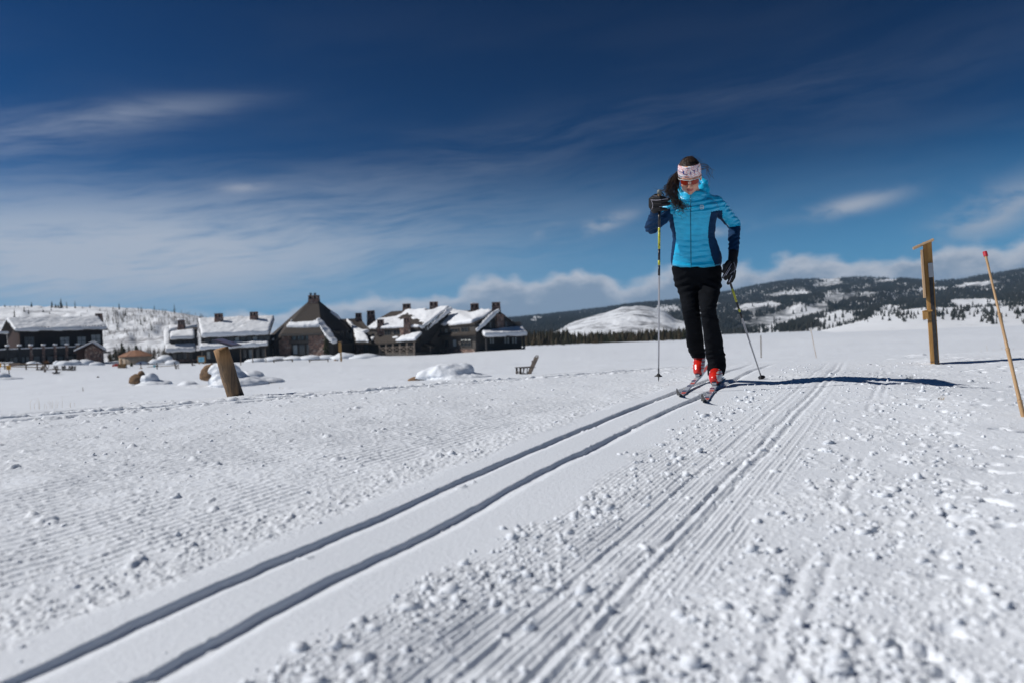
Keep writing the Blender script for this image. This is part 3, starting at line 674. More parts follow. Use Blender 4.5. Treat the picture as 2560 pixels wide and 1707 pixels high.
snow(root, [(425, 848.5, 156.1), (487, 845.5, 157.3), (485, 829, 162.2), (426, 836, 161.4)], .65, 'dormer_roof_snow', bev=.28)
for x in (432, 446, 458, 472): F1.window(root, x, 884, x + 9, 897, bars=0)
mb = MB(); F1.rect(mb, 416, 898, 497, 904, .12, .1); mb.build('stone_base', STONE, root)
for x in (417, 424, 470, 474): mb = MB(); F1.rect(mb, x - .8, 880, x + .8, 905, 1.2, -1.0); mb.build('porch_post', POSTW, root)
chimney(root, 446, 461, 801, 817, 163, snow=True)

# ---- pyramid-roofed hall
c0 = P(745, 890, 153); root = tag(empty('lodge_hall', (c0.x, c0.y, -4.8)), 'lodge hall with steep brown pyramid roof and stone piers', 'building')
FH = Facade((671, 157), (814, 152))
mb = MB(); vs = [FH.hit(*q) for q in ((672, 905), (672, 868), (704, 838), (803, 836), (815, 852), (836, 860), (836, 905))]
mb.slab([FH.pt(s, z) for s, z in vs], 0, 7, -FH.n); mb.build('wall', boards('hall_timber', (.05, .044, .042), (.028, .026, .026)), root)
roof(root, [[(773, 752, 164), (796, 751, 164), (805, 833, 151.5), (704, 835, 153)], [(773, 752, 164), (704, 835, 153), (669, 867, 157), (660, 852, 166), (724, 800, 176)],
            [(796, 751, 164), (805, 833, 151.5), (838, 828, 158), (884, 827, 166), (853, 797, 171)], [(773, 752, 164), (796, 751, 164), (853, 797, 171), (724, 800, 176)]], thick=.5)
mb = MB(); FHf = Facade((703, 153), (806, 151.2)); FHf.rect(mb, 702, 834, 807, 839, .1, .25); mb.build('fascia', GREYW, root)
snow(root, [(715, 821, 155.1), (800, 817.5, 153.4), (797, 808, 154.8), (735, 812, 156.3), (722, 813, 156.5)], .7, bev=.28)
snow(root, [(790, 805, 155.6), (797, 798, 156.8), (812, 812, 156.2), (829, 838, 154), (843, 856, 151), (832, 857, 149.5), (815, 845, 150), (802, 820, 152.5)], .6, bev=.25)
snow(root, [(827, 780, 167.6), (831, 782, 168), (852, 799, 170.2), (849, 812, 168), (828, 803, 164), (806, 799, 160.5), (819, 793, 162.8)], .6, bev=.25)
snow(root, [(726, 804, 157.2), (731, 801, 157.6), (732, 804, 157.1), (728, 806, 156.8)], .5); snow(root, [(679, 851, 156), (686, 846, 155.4), (686, 850, 155), (681, 854, 155.6)], .5)
for q in ((709, 838, 728.5, 890), (777, 836, 813, 888)): mb = MB(); FH.rect(mb, *q, .7, .1); mb.build('stone_pier', STONE, root)
for q in ((676, 870, 684, 892), (700, 850, 708, 890)): mb = MB(); FH.rect(mb, *q, .3, .1); mb.build('stone_pier', STONE, root)
for q in ((731, 839, 741, 850), (744, 838, 761, 850), (764, 838, 775, 849)): FH.window(root, *q, bars=1 if q[0] == 744 else 0)
for q in ((733, 862, 745, 885), (748, 862, 763, 886), (766, 861, 776, 885)): FH.window(root, *q, bars=0, glass=CURT if q[0] == 733 else GLASS)
mb = MB(); FH.rect(mb, 729, 851, 777, 858, .45, .1); mb.build('beam', GREYW, root)
for q in ((684, 869, 691, 884), (693, 869, 700, 884)): FH.window(root, *q, bars=0)
FC = Facade((832, 157.5), (886, 165)); mb = MB(); FC.rect(mb, 832, 828, 930, 893, .05, 6); mb.build('connector_wall', DARKW, root)
for x in (842, 852, 864, 874): FC.window(root, x, 833, x + 7, 846, bars=0); FC.window(root, x, 862, x + 7, 880, bars=0)
FC2 = Facade((836, 155), (884, 162))
for x in (838, 858, 870, 883): mb = MB(); FC2.rect(mb, x - .8, 827, x + .8, 892, .12, .12); mb.build('porch_post', DARKW, root)
mb = MB(); FC.rect(mb, 884, 858, 903, 888, .6, .1); mb.build('stone_pier', STONE, root)
roof(root, [[(853, 798, 171), (900, 796, 175), (925, 826, 161), (884, 828, 164)]], 'connector_roof')
snow(root, [(865, 800, 171.3), (869, 800, 171.5), (884, 817, 166.5), (910, 829, 160.4), (924, 829, 159.8), (905, 834, 158.8), (890, 834, 159.5), (878, 822, 166)], .5, 'connector_snow')
roof(root, [[(882, 828, 163), (912, 832, 159.5), (928, 855, 153.5), (888, 855, 155)]], 'lower_roof'); snow(root, [(884, 828, 162.7), (911, 833, 159), (924, 854, 153.6), (890, 854, 155)], .4, 'lower_roof_snow')
ch = chimney(root, 773, 797, 739, 756, 164, 2.4)
for x in (777, 787.5): mb = MB(); p = P(x, 740, 164); mb.tube([p - Vector((0, 0, .3)), p + Vector((0, 0, .45))], .22, 8); mb.box(p + Vector((0, 0, .55)), (.55, .55, .12)); mb.build('flue_pipe', SOOT, root)

# ---- right wing with porch
c0 = P(1000, 890, 155); root = tag(empty('lodge_wing', (c0.x, c0.y, -4.3)), 'middle wing of the lodge with railed porch and several stone chimneys', 'building')
FE = Facade((920, 161), (1052, 150.5)); bk = Vector((6, 9, 0))
prism(MB(), [FE.A, FE.B, FE.B + bk, FE.A + bk], -8, P(985, 821, 156).z).build('wall', GREYW, root)
roof(root, [[(916, 823, 161), (1047, 818, 149.8), (1124, 770, 158.5), (1010, 777, 165), (978, 779, 168)], [(916, 823, 161), (978, 779, 168), (940, 800, 175)]])
snow(root, [(1003, 792, 163.4), (1015, 778.5, 164.4), (1068, 775, 160.8), (1064, 781, 159.6), (1078, 780, 158.8), (1100, 773, 159.6), (1124, 769.5, 158.3), (1056, 822, 150.2), (1046, 817, 149.8), (920, 821.5, 160.4), (950, 800, 164), (985, 797, 163.6)], .55, bev=.2)
snow(root, [(1118, 773, 157.2), (1126, 769.5, 158.4), (1132, 775, 158), (1066, 829, 150.2), (1055, 830, 149)], .5, 'rake_snow')
mb = MB(); FE.rect(mb, 1006, 821, 1022, 842, .7, .1); mb.build('stone_pier', STONE, root)
for q in ((945, 827, 958, 839), (963, 827, 976, 838), (985, 826, 1002, 838), (1027, 825, 1040, 837)): FE.window(root, *q, bars=1)
roof(root, [[(922, 859, 157.2), (1041, 850, 147), (1057, 831, 150), (922, 842, 160.6)]], 'porch_roof')
snow(root, [(988, 853, 150.6), (1040, 848.8, 147), (1055, 833, 149.6), (1012, 840, 152.6)], .4, 'porch_snow'); snow(root, [(979, 844, 155), (994, 842.5, 154), (996, 845.5, 153), (982, 847, 154)], .3, 'porch_snow'); snow(root, [(924, 845, 159.6), (938, 844, 158.6), (930, 852, 157.4)], .3, 'porch_snow')
FEp = Facade((924, 157.5), (1040, 147.3))
for x in (949, 966, 983, 1000.5, 1018, 1036): mb = MB(); FEp.rect(mb, x - 1.1, 855 - (x - 949) * .06, x + 1.1, 892, .1, .1); mb.build('porch_post', POSTW, root)
for x0, x1 in ((949, 966), (966, 983), (983, 1000.5), (1000.5, 1018), (1018, 1036)):
    mb = MB(); sl = .05
    for y in (868, 881): FEp.rect(mb, x0, y - (x0 - 949) * sl, x1, y + 1.3 - (x0 - 949) * sl, .06, .06)
    a = FEp.pt(*FEp.hit(x0, 869 - (x0 - 949) * sl)); b = FEp.pt(*FEp.hit(x1, 881 - (x1 - 949) * sl)); c = FEp.pt(*FEp.hit(x0, 881 - (x0 - 949) * sl)); d = FEp.pt(*FEp.hit(x1, 869 - (x1 - 949) * sl))
    mb.bar(a, b, .1, .1); mb.bar(c, d, .09, .09); mb.build('railing', POSTW, root)
mb = MB(); FEp.rect(mb, 940, 882, 1038, 888, .1, 4); mb.build('porch_floor', GREYW, root)
mb = MB(); FE.rect(mb, 924, 856, 1052, 890, .25, -.1); mb.build('porch_wall', DARKW, root)
for x in (955, 972, 990, 1007, 1024): FE.window(root, x, 862 - (x - 955) * .05, x + 9, 878 - (x - 955) * .05, bars=0).location.y -= .35
for q in ((889, 904, 783, 798, 172), (918, 937, 777, 800, 170), (943, 960, 799, 821, 158.2), (1009, 1026, 794, 821, 151.4), (1007, 1027, 760, 779, 165), (1074, 1095, 755, 776, 161)): chimney(root, *q)
mb = MB(); mb.slab(PP((1124, 773, 158.6), (1050, 826, 150.5), (1050, 893, 150.5), (1090, 893, 158)), .15, .15, (.7, -.7, 0)); mb.build('gable_wall', DARKW, root)

# ---- end wing with the dark gable
c0 = P(1189, 885, 148); root = tag(empty('lodge_wing', (c0.x, c0.y, -4.0)), 'end wing of the lodge with dark gable and snow-covered side porch', 'building')
FF = Facade((1080, 158), (1189, 148.5)); FG = Facade((1189, 148.5), (1304, 160))
zt_ = P(1184, 808, 149).z
prism(MB(), [FF.A, FF.B, FG.B, FF.A + FG.B - FG.A], -8, zt_).build('wall', GREYW, root)
mb = MB(); vs = [FG.hit(*q) for q in ((1190, 884), (1190, 826), (1244, 778), (1302, 822), (1304, 880))]; mb.slab([FG.pt(s, z, .05) for s, z in vs], .35, 0, FG.n); mb.build('gable_wall', DARKW, root)
roof(root, [[(1076, 819, 158.3), (1187, 808, 148), (1246, 776, 153.8), (1124, 777, 166)], [(1246, 776, 153.8), (1308, 824, 160.2), (1200, 822, 172), (1124, 777, 166)]], thick=.3)
snow(root, [(1078, 817.5, 158), (1180, 808, 148.8), (1212, 797, 150.8), (1232, 780, 154), (1222, 777.5, 155), (1214, 779.5, 155.5), (1205, 777, 157), (1198, 782, 157.2), (1180, 786, 158.4), (1165, 783.5, 160.6), (1158, 783, 161.6), (1122, 777, 165.6)], .6, bev=.22)
snow(root, [(1236, 779, 152.8), (1245, 776, 153.4), (1249, 779, 153.2), (1196, 828, 147.6), (1187, 829, 147.4)], .5, 'rake_snow'); snow(root, [(1252, 781, 154.4), (1256, 784, 154.9), (1308, 823, 160), (1300, 818, 159.2)], .35, 'rake_snow')
mb = MB(); FG.rect(mb, 1238, 786, 1255, 826, .6, .1); mb.build('stone_chimney_breast', STONE, root)
for q in ((1222, 806, 1229, 820), (1262, 806, 1268, 819)): FG.window(root, *q, bars=0)
roof(root, [[(1211, 842, 144.6), (1318, 837, 153.5), (1306, 824, 160.3), (1206, 832, 149.5)]], 'side_porch_roof')
snow(root, [(1211, 841.5, 144.5), (1318, 836.5, 153.4), (1306, 822, 160.2), (1275, 823.5, 156.8), (1246, 828, 153.2), (1206, 832, 149.5)], .6, 'side_porch_snow', bev=.25)
FGp = Facade((1213, 145), (1318, 153.8))
for x in (1216, 1310): mb = MB(); FGp.rect(mb, x - 1.6, 841 - (x - 1216) * .04, x + 1.6, 884, .14, .14); mb.build('porch_post', DARKW, root)
for x in (1223, 1229, 1260, 1267, 1279, 1286): FG.window(root, x, 843, x + 5, 858, bars=0, glass=CURT)
mb = MB(); FG.rect(mb, 1205, 872, 1304, 884, .5, 0); mb.build('stone_base', mat('dark_brick', (.06, .035, .03), .85), root)
for q in ((1091, 823, 1105, 833), (1113, 822, 1120, 832), (1128, 822, 1147, 831), (1154, 819, 1172, 830)): FF.window(root, *q, bars=1, glass=CURT if q[0] == 1113 else GLASS)
roof(root, [[(1082, 840, 156.4), (1190, 833, 147), (1190, 827, 148.4), (1082, 832, 157.9)]], 'skirt_roof')
for q in ((1092, 852, 1104, 868), (1113, 850, 1122, 867), (1133, 849, 1142, 866)): FF.window(root, *q, bars=0, glass=CURT if q[0] == 1133 else GLASS)
FF.window(root, 1153, 848, 1179, 865, bars=2, cross=True)
for x in (1154.5, 1163.5, 1172.5): mb = MB(); FF.rect(mb, x, 848, x + 6, 851.5, .26, -.05); mb.build('blind', mat('pale_blind', (.55, .55, .5), .6), root)
mb = MB(); FF.rect(mb, 1083, 873, 1189.5, 889, .3, -.02); mb.build('stone_base', STONE, root)
roof(root, [[(1060, 858, 150.5), (1083, 866, 148.5), (1090, 862, 153), (1066, 855, 154)]], 'entry_roof'); mb = MB(); p0 = P(1076, 865, 149); p1 = P(1076, 892, 149); mb.bar(p0, p1, .18, .18); mb.build('entry_post', POSTW, root)
chimney(root, 1176, 1198, 760, 784, 160.5, snow=True); chimney(root, 1229, 1252, 756, 784, 155.5)
# ================================================================== TREES
from mathutils.bvhtree import BVHTree
def conifer(seed, spread=.2, gaps=.15, tiers=13, per=8):
    """unit-height spruce: trunk mesh and crown mesh of drooping branch blades"""
    g = random.Random(seed); t = MB().tube([(0, 0, 0), (0.01, 0, .5), (0, 0, .98)], [.022, .014, .003], 5)
    V = []; Fc = []
    for k in range(tiers):
        f = k / (tiers - 1); z = .07 + .90 * f; R = spread * (1 - f) ** .75 + .012
        for j in range(per if f < .8 else 5):
            if g.random() < gaps: continue
            a = g.uniform(0, 6.283); r = R * g.uniform(.55, 1.2); zz = z + g.uniform(-.03, .03); dr = r * g.uniform(.15, .6); wv = r * g.uniform(.22, .4)
            c, s = math.cos(a), math.sin(a); n = len(V); th = .012 + .02 * g.random()
            V += [(0, 0, zz), (c * r * .55 - s * wv, s * r * .55 + c * wv, zz - dr * .4), (c * r, s * r, zz - dr), (c * r * .55 + s * wv, s * r * .55 - c * wv, zz - dr * .45), (c * r * .5, s * r * .5, zz - dr * .2 + th), (c * r * .4, s * r * .4, zz - dr * .4 - th * 1.6)]
            Fc += [(n, n + 1, n + 4), (n + 1, n + 2, n + 4), (n + 2, n + 3, n + 4), (n + 3, n, n + 4), (n, n + 5, n + 1), (n + 1, n + 5, n + 2), (n + 2, n + 5, n + 3), (n + 3, n + 5, n)]
    me = bpy.data.meshes.new('crown'); me.from_pydata(V, [], Fc); me.materials.append(NEEDLE)
    tm = t.mesh('trunk'); tm.materials.append(BARK); return tm, me
KINDS = [conifer(1, .16, .1), conifer(2, .22, .12), conifer(3, .12, .25), conifer(4, .34, .05, 9, 11), conifer(5, .10, .45)]
for q in (1, 3): KINDS.append((KINDS[q][0], KINDS[q][1].copy())); KINDS[-1][1].materials.clear(); KINDS[-1][1].materials.append(NEEDLEB)
def tree(p, h, kind, label, group, name='conifer'):
    r = empty(name, p, random.uniform(0, 6.28)); r.scale = (h, h, h); tag(r, label, 'tree', group)
    link('trunk', KINDS[kind][0], None, r); link('crown', KINDS[kind][1], None, r); return r
def bvh_of(o):
    return BVHTree.FromPolygons([v.co for v in o.data.vertices], [tuple(p.vertices) for p in o.data.polygons])
bvL = bvh_of(left_hill)
def on_hill(px, py, bv=None):
    h = (bv or bvL).ray_cast(Vector((0, 0, CAM_Z)), ray(px, py).normalized()); return h[0]
ORD = 'first second third fourth fifth sixth seventh eighth ninth tenth eleventh twelfth thirteenth fourteenth fifteenth sixteenth seventeenth eighteenth nineteenth twentieth twenty-first twenty-second twenty-third twenty-fourth'.split()
crest = [(12, 767, 8, 3), (25, 767, 5, 3), (38, 767, 5, 3), (46, 768, 7, 0), (79, 767, 14, 1), (130, 768, 17, 1), (139, 769, 11, 3), (146, 769, 10, 3), (153, 770, 24, 1), (167, 770, 17, 2), (188, 770, 19, 2), (225, 770, 11, 0), (283, 772, 8, 1), (298, 773, 16, 0), (346, 775, 10, 0), (386, 777, 16, 2), (436, 781, 22, 4), (104, 769, 4, 3), (206, 770, 5, 3), (316, 773, 5, 3), (335, 774, 5, 3), (466, 788, 7, 1), (499, 794, 8, 2)]
for i, (px, py, h, kd) in enumerate(crest):
    p = on_hill(px, py + 1.2) or P(px, py, 468); Y = p.y
    lb = {153: 'tallest dark conifer in the clump on the hill crest', 436: 'tall thin snag standing alone on the crest left of the lodge roofs', 79: 'dense single conifer on the skyline above the far left lodge'}.get(px, 'small dark conifer on the skyline of the left hill')
    lb = lb if 'small dark' not in lb else 'small dark conifer on the left hill skyline, %s from the left picture edge' % ORD[sum(1 for c in crest if c[0] < px)]
    tree(p - Vector((0, 0, .3)), h * Y / F * 1.1, kd, lb, 'conifers along the left hill crest')
slope = [(60.5, 781, 15, 0), (71.5, 786, 14, 0), (36.5, 797, 26, 2), (48, 797, 8, 3), (108, 781, 9, 3), (124, 785, 7, 3), (128, 777, 13, 2), (314, 791, 17, 0), (284, 789, 13, 2), (291, 809, 12, 1), (353, 779, 13, 0), (363, 805, 20, 2), (352, 813, 16, 0), (379, 827, 16, 0), (373, 844, 11, 1), (400, 798, 9, 0), (412, 789, 9, 1), (162, 790, 9, 4), (203, 792, 10, 4), (218, 780, 6, 1)]
g_ = random.Random(5)
for _ in range(110): slope.append((g_.uniform(215, 480), g_.uniform(778, 868), g_.uniform(4, 11), g_.choice((0, 1, 2, 2, 4))))
for i, (px, py, h, kd) in enumerate(slope):
    p = on_hill(px, py)
    if p is None: continue
    tree(p - Vector((0, 0, .2)), h * p.y / F * 1.05, kd, {36.5: 'slender pine on the hillside above the far left lodge roof', 48: 'low bushy conifer beside the slender pine on the left hillside'}.get(px, 'small conifer scattered on the snowy slope of the left hill'), 'conifers on the left hillside')
for k in range(48):
    px = g_.uniform(268, 425); h = g_.uniform(18, 52) * (.75 if px > 350 else 1); Y = g_.uniform(172, 215); q = P(px, 880, Y)
    tree((q.x, q.y, gz(q.x, q.y) - .3), h * Y / F, g_.choice((0, 1, 5, 5, 6, 3, 2)), 'brownish green conifer in the thicket behind the tan yurt', 'thicket of conifers behind the yurt')
for k in range(110):
    f = (k + g_.uniform(0, .8)) / 110; px = 1236 + f * 480; Y = g_.uniform(238, 300); q = P(px, 855, Y); h = g_.uniform(14, 30)
    tree((q.x, q.y, gz(q.x, q.y) - .3), h * Y / F, g_.choice((0, 1, 5, 6, 2, 4)), 'brownish conifer in the belt of trees below the bare white hill', 'belt of conifers right of the lodge')
_n = 900; _x = rng.uniform(1225, 1730, _n); _Y = rng.uniform(262, 400, _n); _p = np.array([P(a, 855, b) for a, b in zip(_x, _Y)]); _p[:, 2] = ground_z(_p[:, 0], _p[:, 1]) - .3
_h = rng.uniform(2.5, 5.5, _n) * np.where(_x < 1420, 1.3, 1.0); V_, F_ = cones(_p, _h, _h * .2, 9)
tag(link('belt_forest', np_mesh('belt_forest', V_, F_, False), FORESTB), 'mass of brown-green conifers behind the belt of trees', 'forest', None, 'stuff')
# bare aspen stems
mb = MB()
for k in range(620):
    if k < 460: px = g_.uniform(260, 560); p = on_hill(px, (g_.uniform(780, 805) if k < 200 else g_.uniform(780, 840)) + max(0, px - 440) * .22); h = g_.uniform(6, 13)
    else: px = g_.uniform(285, 425); Y = g_.uniform(168, 200); q = P(px, 880, Y); p = Vector((q.x, q.y, gz(q.x, q.y))); h = g_.uniform(18, 38)
    if p is None: continue
    H_ = h * p.y / F; r0 = .06 if k >= 460 else .11
    mb.tube([p - Vector((0, 0, .2)), p + Vector((g_.uniform(-.1, .1) * H_, 0, H_))], [r0, r0 * .4], 3)
    for b in range(2):
        z = g_.uniform(.4, .8) * H_; mb.tube([p + Vector((0, 0, z)), p + Vector((g_.uniform(-.25, .25) * H_, g_.uniform(-.2, .2) * H_, z + .25 * H_))], [r0 * .5, r0 * .2], 3)
tag(mb.build('bare_aspens', mat('aspen_bark', (.19, .155, .125), .9, spec=.1), None), 'thin bare aspen stems on the hill shoulder and behind the yurt', 'trees', None, 'stuff')
# spruce by the hall
q = P(817, 889, 147); tree((q.x, q.y, gz(q.x, q.y) - .3), 64 * 147 / F, 1, 'single green spruce standing in front of the stone hall', None, 'spruce_tree')

# ================================================================== SNOW BANKS, BOULDERS
def blob(c, rx, ry, rz, seed, amp=.15, sub=4, freq=2.0, flat=0.0):
    bm = bmesh.new(); bmesh.ops.create_icosphere(bm, subdivisions=sub, radius=1.0)
    for v in bm.verts:
        d = v.co.copy(); n = fbm(np.array([d.x * freq + seed * 3.1 + d.z * 1.3]), np.array([d.y * freq + d.z * freq * .9 + seed]), seed, 3)[0] - .5
        d = d * (1 + 2 * amp * n)
        if d.z < -flat: d.z = -flat + (d.z + flat) * .3
        v.co = Vector((d.x * rx, d.y * ry, d.z * rz))
    me = bpy.data.meshes.new('blob'); bm.to_mesh(me); bm.free(); me.polygons.foreach_set('use_smooth', [True] * len(me.polygons)); return me
ROCK = mat('tan_boulder', (.27, .165, .09), .85, spec=.2, col2=(.15, .10, .065), vscale=5.0, bump=.6, bscale=9)
def boulder(label, base, rock, snows, group='snow covered boulders in the field', ymin=9.5):
    """base: pixel where it meets the snow; rock / snows: (px, py, rx_px, rz_px, depth factor, seed)"""
    c = gp(base[0], base[1], ymin); Y = c.y; k = Y / F; root = tag(empty('snowy_boulder', c), label, 'boulder', group)
    sb = MB()
    for (px, py, rx, rz, df, sd) in snows:
        bl = blob(None, rx * k, rx * k * df, rz * k, sd, .13, 3, 2.0); q = P(px, py, Y); sb.add([v.co + q for v in bl.vertices], [tuple(f.vertices) for f in bl.polygons])
    me = fuse(sb, max(.035, 1.6 * k), 5, .6); displace(me, lambda v, n: (fbm(v[:, 0] * 3 + v[:, 2] * 2, v[:, 1] * 3 + v[:, 2] * 2, 4, 3) - .5) * .10)
    v_, _ = arrays(me); me.vertices.foreach_set('co', (v_ - np.array(c)).astype(np.float32).ravel()); me.update(); link('snow_cap', me, SNOW, root)
    for nm, L, m in (('rock', rock, ROCK),):
        for (px, py, rx, rz, df, sd) in L:
            o = link(nm, blob(None, rx * k, rx * k * df, rz * k, sd, .10 if nm == 'rock' else .13, 4, 2.6 if nm == 'rock' else 2.0), m, root)
            q = P(px, py, Y); o.location = q - c
    return root
def gp(px, py, ymin=12.0, ymax=400):
    """point of the snow surface seen at a pixel, beyond the trail"""
    Y = np.geomspace(ymin, ymax, 1500); r = ray(px, py); z = CAM_Z + r.z * Y; g = ground_z(r.x * Y, Y); k = int(np.argmax(z < g)); k = k if z[k] < g[k] else -1
    return Vector((r.x * Y[k], Y[k], float(g[k])))
boulder('large brown boulder capped with snow left of the leaning log post', (535, 966), [(530, 942, 30, 34, .8, 4), (549, 962, 10, 16, .6, 8)], [(560, 930, 42, 27, .7, 4), (572, 955, 50, 34, .8, 5), (600, 962, 70, 22, 1.0, 6), (520, 972, 80, 10, 1.0, 7)])
boulder('small brown boulder with snow on its right side', (345, 962), [(343, 954, 20, 20, .9, 12), (353, 938, 9, 12, .8, 14)], [(374, 950, 22, 18, .8, 13), (385, 962, 45, 12, 1.0, 15), (350, 968, 80, 7, 1.0, 16)])
boulder('low tan rock in front of a big rounded snow mound', (1060, 950), [(1038, 953, 19, 12, .8, 21), (1096, 931, 14, 4, .8, 22)], [(1078, 943, 40, 24, .7, 23), (1122, 936, 60, 30, .8, 24), (1160, 928, 28, 22, .8, 25), (1150, 950, 90, 20, .8, 26)])
boulder('smooth snow-buried boulder right of the leaning log post', (640, 957), [], [(628, 946, 36, 22, .8, 31), (655, 955, 55, 14, 1, 32), (600, 960, 60, 10, 1, 33)])
boulder('snow-buried boulder cut by the left picture edge', (4, 948), [(-8, 940, 10, 8, .9, 41)], [(2, 943, 22, 12, .9, 42), (10, 948, 40, 6, 1, 43)])
boulder('low snow lump between the two brown boulders', (470, 964), [], [(470, 962, 26, 11, .9, 51), (480, 966, 55, 6, .9, 52)])
def heaps(label, name, spots, seed=0):
    c = P(spots[0][0], spots[0][1], spots[0][2]); r = empty(name, c); tag(r, label, 'snow bank')
    for i, (px, py, Y, rx, rz) in enumerate(spots):
        k = Y / F; o = link('snow_heap', blob(None, rx * k, rx * k * .7, rz * k, seed + i, .22, 3, 3.0), SNOWF, r); o.location = P(px, py, Y) - c
heaps('heaped ploughed snow in front of the far left lodge', 'snow_bank', [(142, 909, 138, 9, 8), (160, 912, 136, 22, 11), (185, 911, 137, 22, 12), (212, 910, 138, 24, 12), (238, 913, 138, 22, 9), (80, 909, 139, 14, 6), (95, 910, 139, 8, 5)], 3)
heaps('snow heaps between the yurt and the left lodge wing', 'snow_bank', [(388, 906, 146, 16, 9), (412, 902, 148, 20, 16), (430, 908, 146, 18, 9), (355, 909, 146, 16, 7)], 23)
heaps('ploughed snow bank in front of the stone hall', 'snow_bank', [(640, 903, 143, 28, 8), (690, 900, 144, 34, 10), (735, 899, 144, 34, 10), (775, 897, 144, 34, 10), (815, 896, 144, 26, 9)], 43)
heaps('smooth snow ridge in front of the railed porch', 'snow_bank', [(862, 896, 143, 34, 15), (910, 896, 143, 46, 12), (960, 898, 142, 56, 9)], 63)

# ================================================================== PROPS ON THE FIELD
def gp(px, py, ymin=12.0, ymax=400):
    """point of the snow surface seen at a pixel, beyond the trail"""
    Y = np.geomspace(ymin, ymax, 1500); r = ray(px, py); z = CAM_Z + r.z * Y; g = ground_z(r.x * Y, Y); k = int(np.argmax(z < g)); k = k if z[k] < g[k] else -1
    return Vector((r.x * Y[k], Y[k], float(g[k])))
def at(px, py, Y): return P(px, py, Y)
def simple(name, label, cat, Y, base, group=None):
    c = P(base[0], base[1], Y); return tag(empty(name, c), label, cat, group)
# leaning log post with plaque
Y = 6.9; b0, t0 = P(592, 1000, Y), P(552, 871, Y - .1)
root = tag(empty('sign_post', b0), 'leaning brown log post carrying a tilted metal plaque at trail edge', 'sign post')
ax = t0 - b0; pts = [b0 - ax * .25 + ax * 1.25 * f for f in np.linspace(0, 1, 9)]
lg = MB().tube(pts, [.076, .075, .074, .073, .072, .072, .071, .070, .069], 18); me = lg.mesh('log', b0, smooth_shade=True)
for v in me.vertices:
    a = math.atan2(v.co.y, v.co.x - v.co.z * ax.x / ax.z); v.co *= 1.0; d = .004 * math.sin(a * 7) + .003 * math.sin(a * 13 + v.co.z * 6); v.co.x += math.cos(a) * d; v.co.y += math.sin(a) * d
def log_mat():
    m = bpy.data.materials.new('split_log'); m.use_nodes = True; t = NT(m.node_tree); b = m.node_tree.nodes['Principled BSDF']; v = t.n('ShaderNodeTexCoord').outputs['Object']
    mp = t.n('ShaderNodeMapping'); t.put(mp.inputs[0], v); mp.inputs['Scale'].default_value = (26, 26, 2.2); f = t.noise(mp.outputs[0], 1.0, 6, .7, .6)
    c = t.mix(t.ss(f, .35, .66), (.25, .155, .08), (.055, .04, .03)); z = t.sep(v)[2]
    c = t.mix(t.ss(t.m('ADD', z, t.m('MULTIPLY', f, .12)), .36, .52, 0.0, .5), c, (.42, .21, .065)); t.put(b.inputs['Base Color'], c); b.inputs['Roughness'].default_value = .75
    bp = t.n('ShaderNodeBump'); bp.inputs['Strength'].default_value = .8; bp.inputs['Distance'].default_value = .012; t.put(bp.inputs['Height'], f); t.put(b.inputs['Normal'], bp.outputs[0]); return m
link('log', me, log_mat(), root)
pl = PP((529, 851, 6.58), (579, 866, 6.58), (604, 863, 6.98), (555, 847.5, 6.98))
pn = (pl[1] - pl[0]).cross(pl[3] - pl[0]).normalized(); pn = pn if pn.z > 0 else -pn
pq = MB().slab(pl, .006, .006, pn).build('plaque', mat('plaque_metal', (.10, .10, .12), .45, metal=.3), root)
cpl = sum(pl, Vector()) / 4; ins = [cpl + (p - cpl) * .86 + pn * .0085 for p in pl]; MB().slab(ins, .001, .001, pn).build('printed_panel', mat('plaque_print', (.16, .10, .13), .4, col2=(.10, .12, .20), vscale=9), pq).location = (0, 0, 0)

# adirondack chair, half buried
def adirondack(k=1.0):
    """local: front towards -x, seat about 0.35 above the origin"""
    r = empty('adirondack_chair'); W = .62
    def part(nm, mb): return link(nm, mb.mesh(nm, (0, 0, 0)), mat('dark_chair_wood', (.085, .066, .052), .75, col2=(.05, .042, .035), vscale=5), r)
    for s in (-1, 1):
        part('armrest', MB().box((-.02, s * .36, .56), (.78, .13, .03)))
        part('front_leg', MB().box((-.34, s * .31, .27), (.09, .035, .56)))
        part('side_rail', MB().bar((-.40, s * .27, .33), (.42, s * .27, .10), .03, .12, (0, 1, 0)))
        part('arm_brace', MB().bar((-.20, s * .31, .35), (-.14, s * .31, .55), .03, .03))
        part('arm_brace', MB().bar((-.02, s * .31, .30), (0.0, s * .31, .55), .03, .03))
    for j in range(5): part('seat_slat', MB().box((-.34 + j * .115, 0, .37 - j * .034), (.1, W, .022), Matrix.Rotation(.29, 3, 'Y')))
    for j in range(5):
        y = (j - 2) * .118; H = (.98, 1.06, .93, 1.06, .98)[j]; part('back_slat', MB().bar((.14, y, .18), (.14 + H * .46, y * 1.12, .18 + H * .88), .095, .024, (1, 0, 0)))
    for z, x in ((.42, .27), (.82, .43)): part('back_brace', MB().box((x, 0, z), (.03, W, .07)))
    return r
ch = adirondack(); c = gp(1314, 934, 14); s_ = 1.05; ch.location = c + Vector((0, 0, -.20)); k = 62 / F * c.y / 1.18; ch.scale = (k, k, k); ch.rotation_euler = (0, 0, math.radians(16)); tag(ch, 'grey weathered adirondack chair half sunk in the snow, right of the lodge', 'chair')
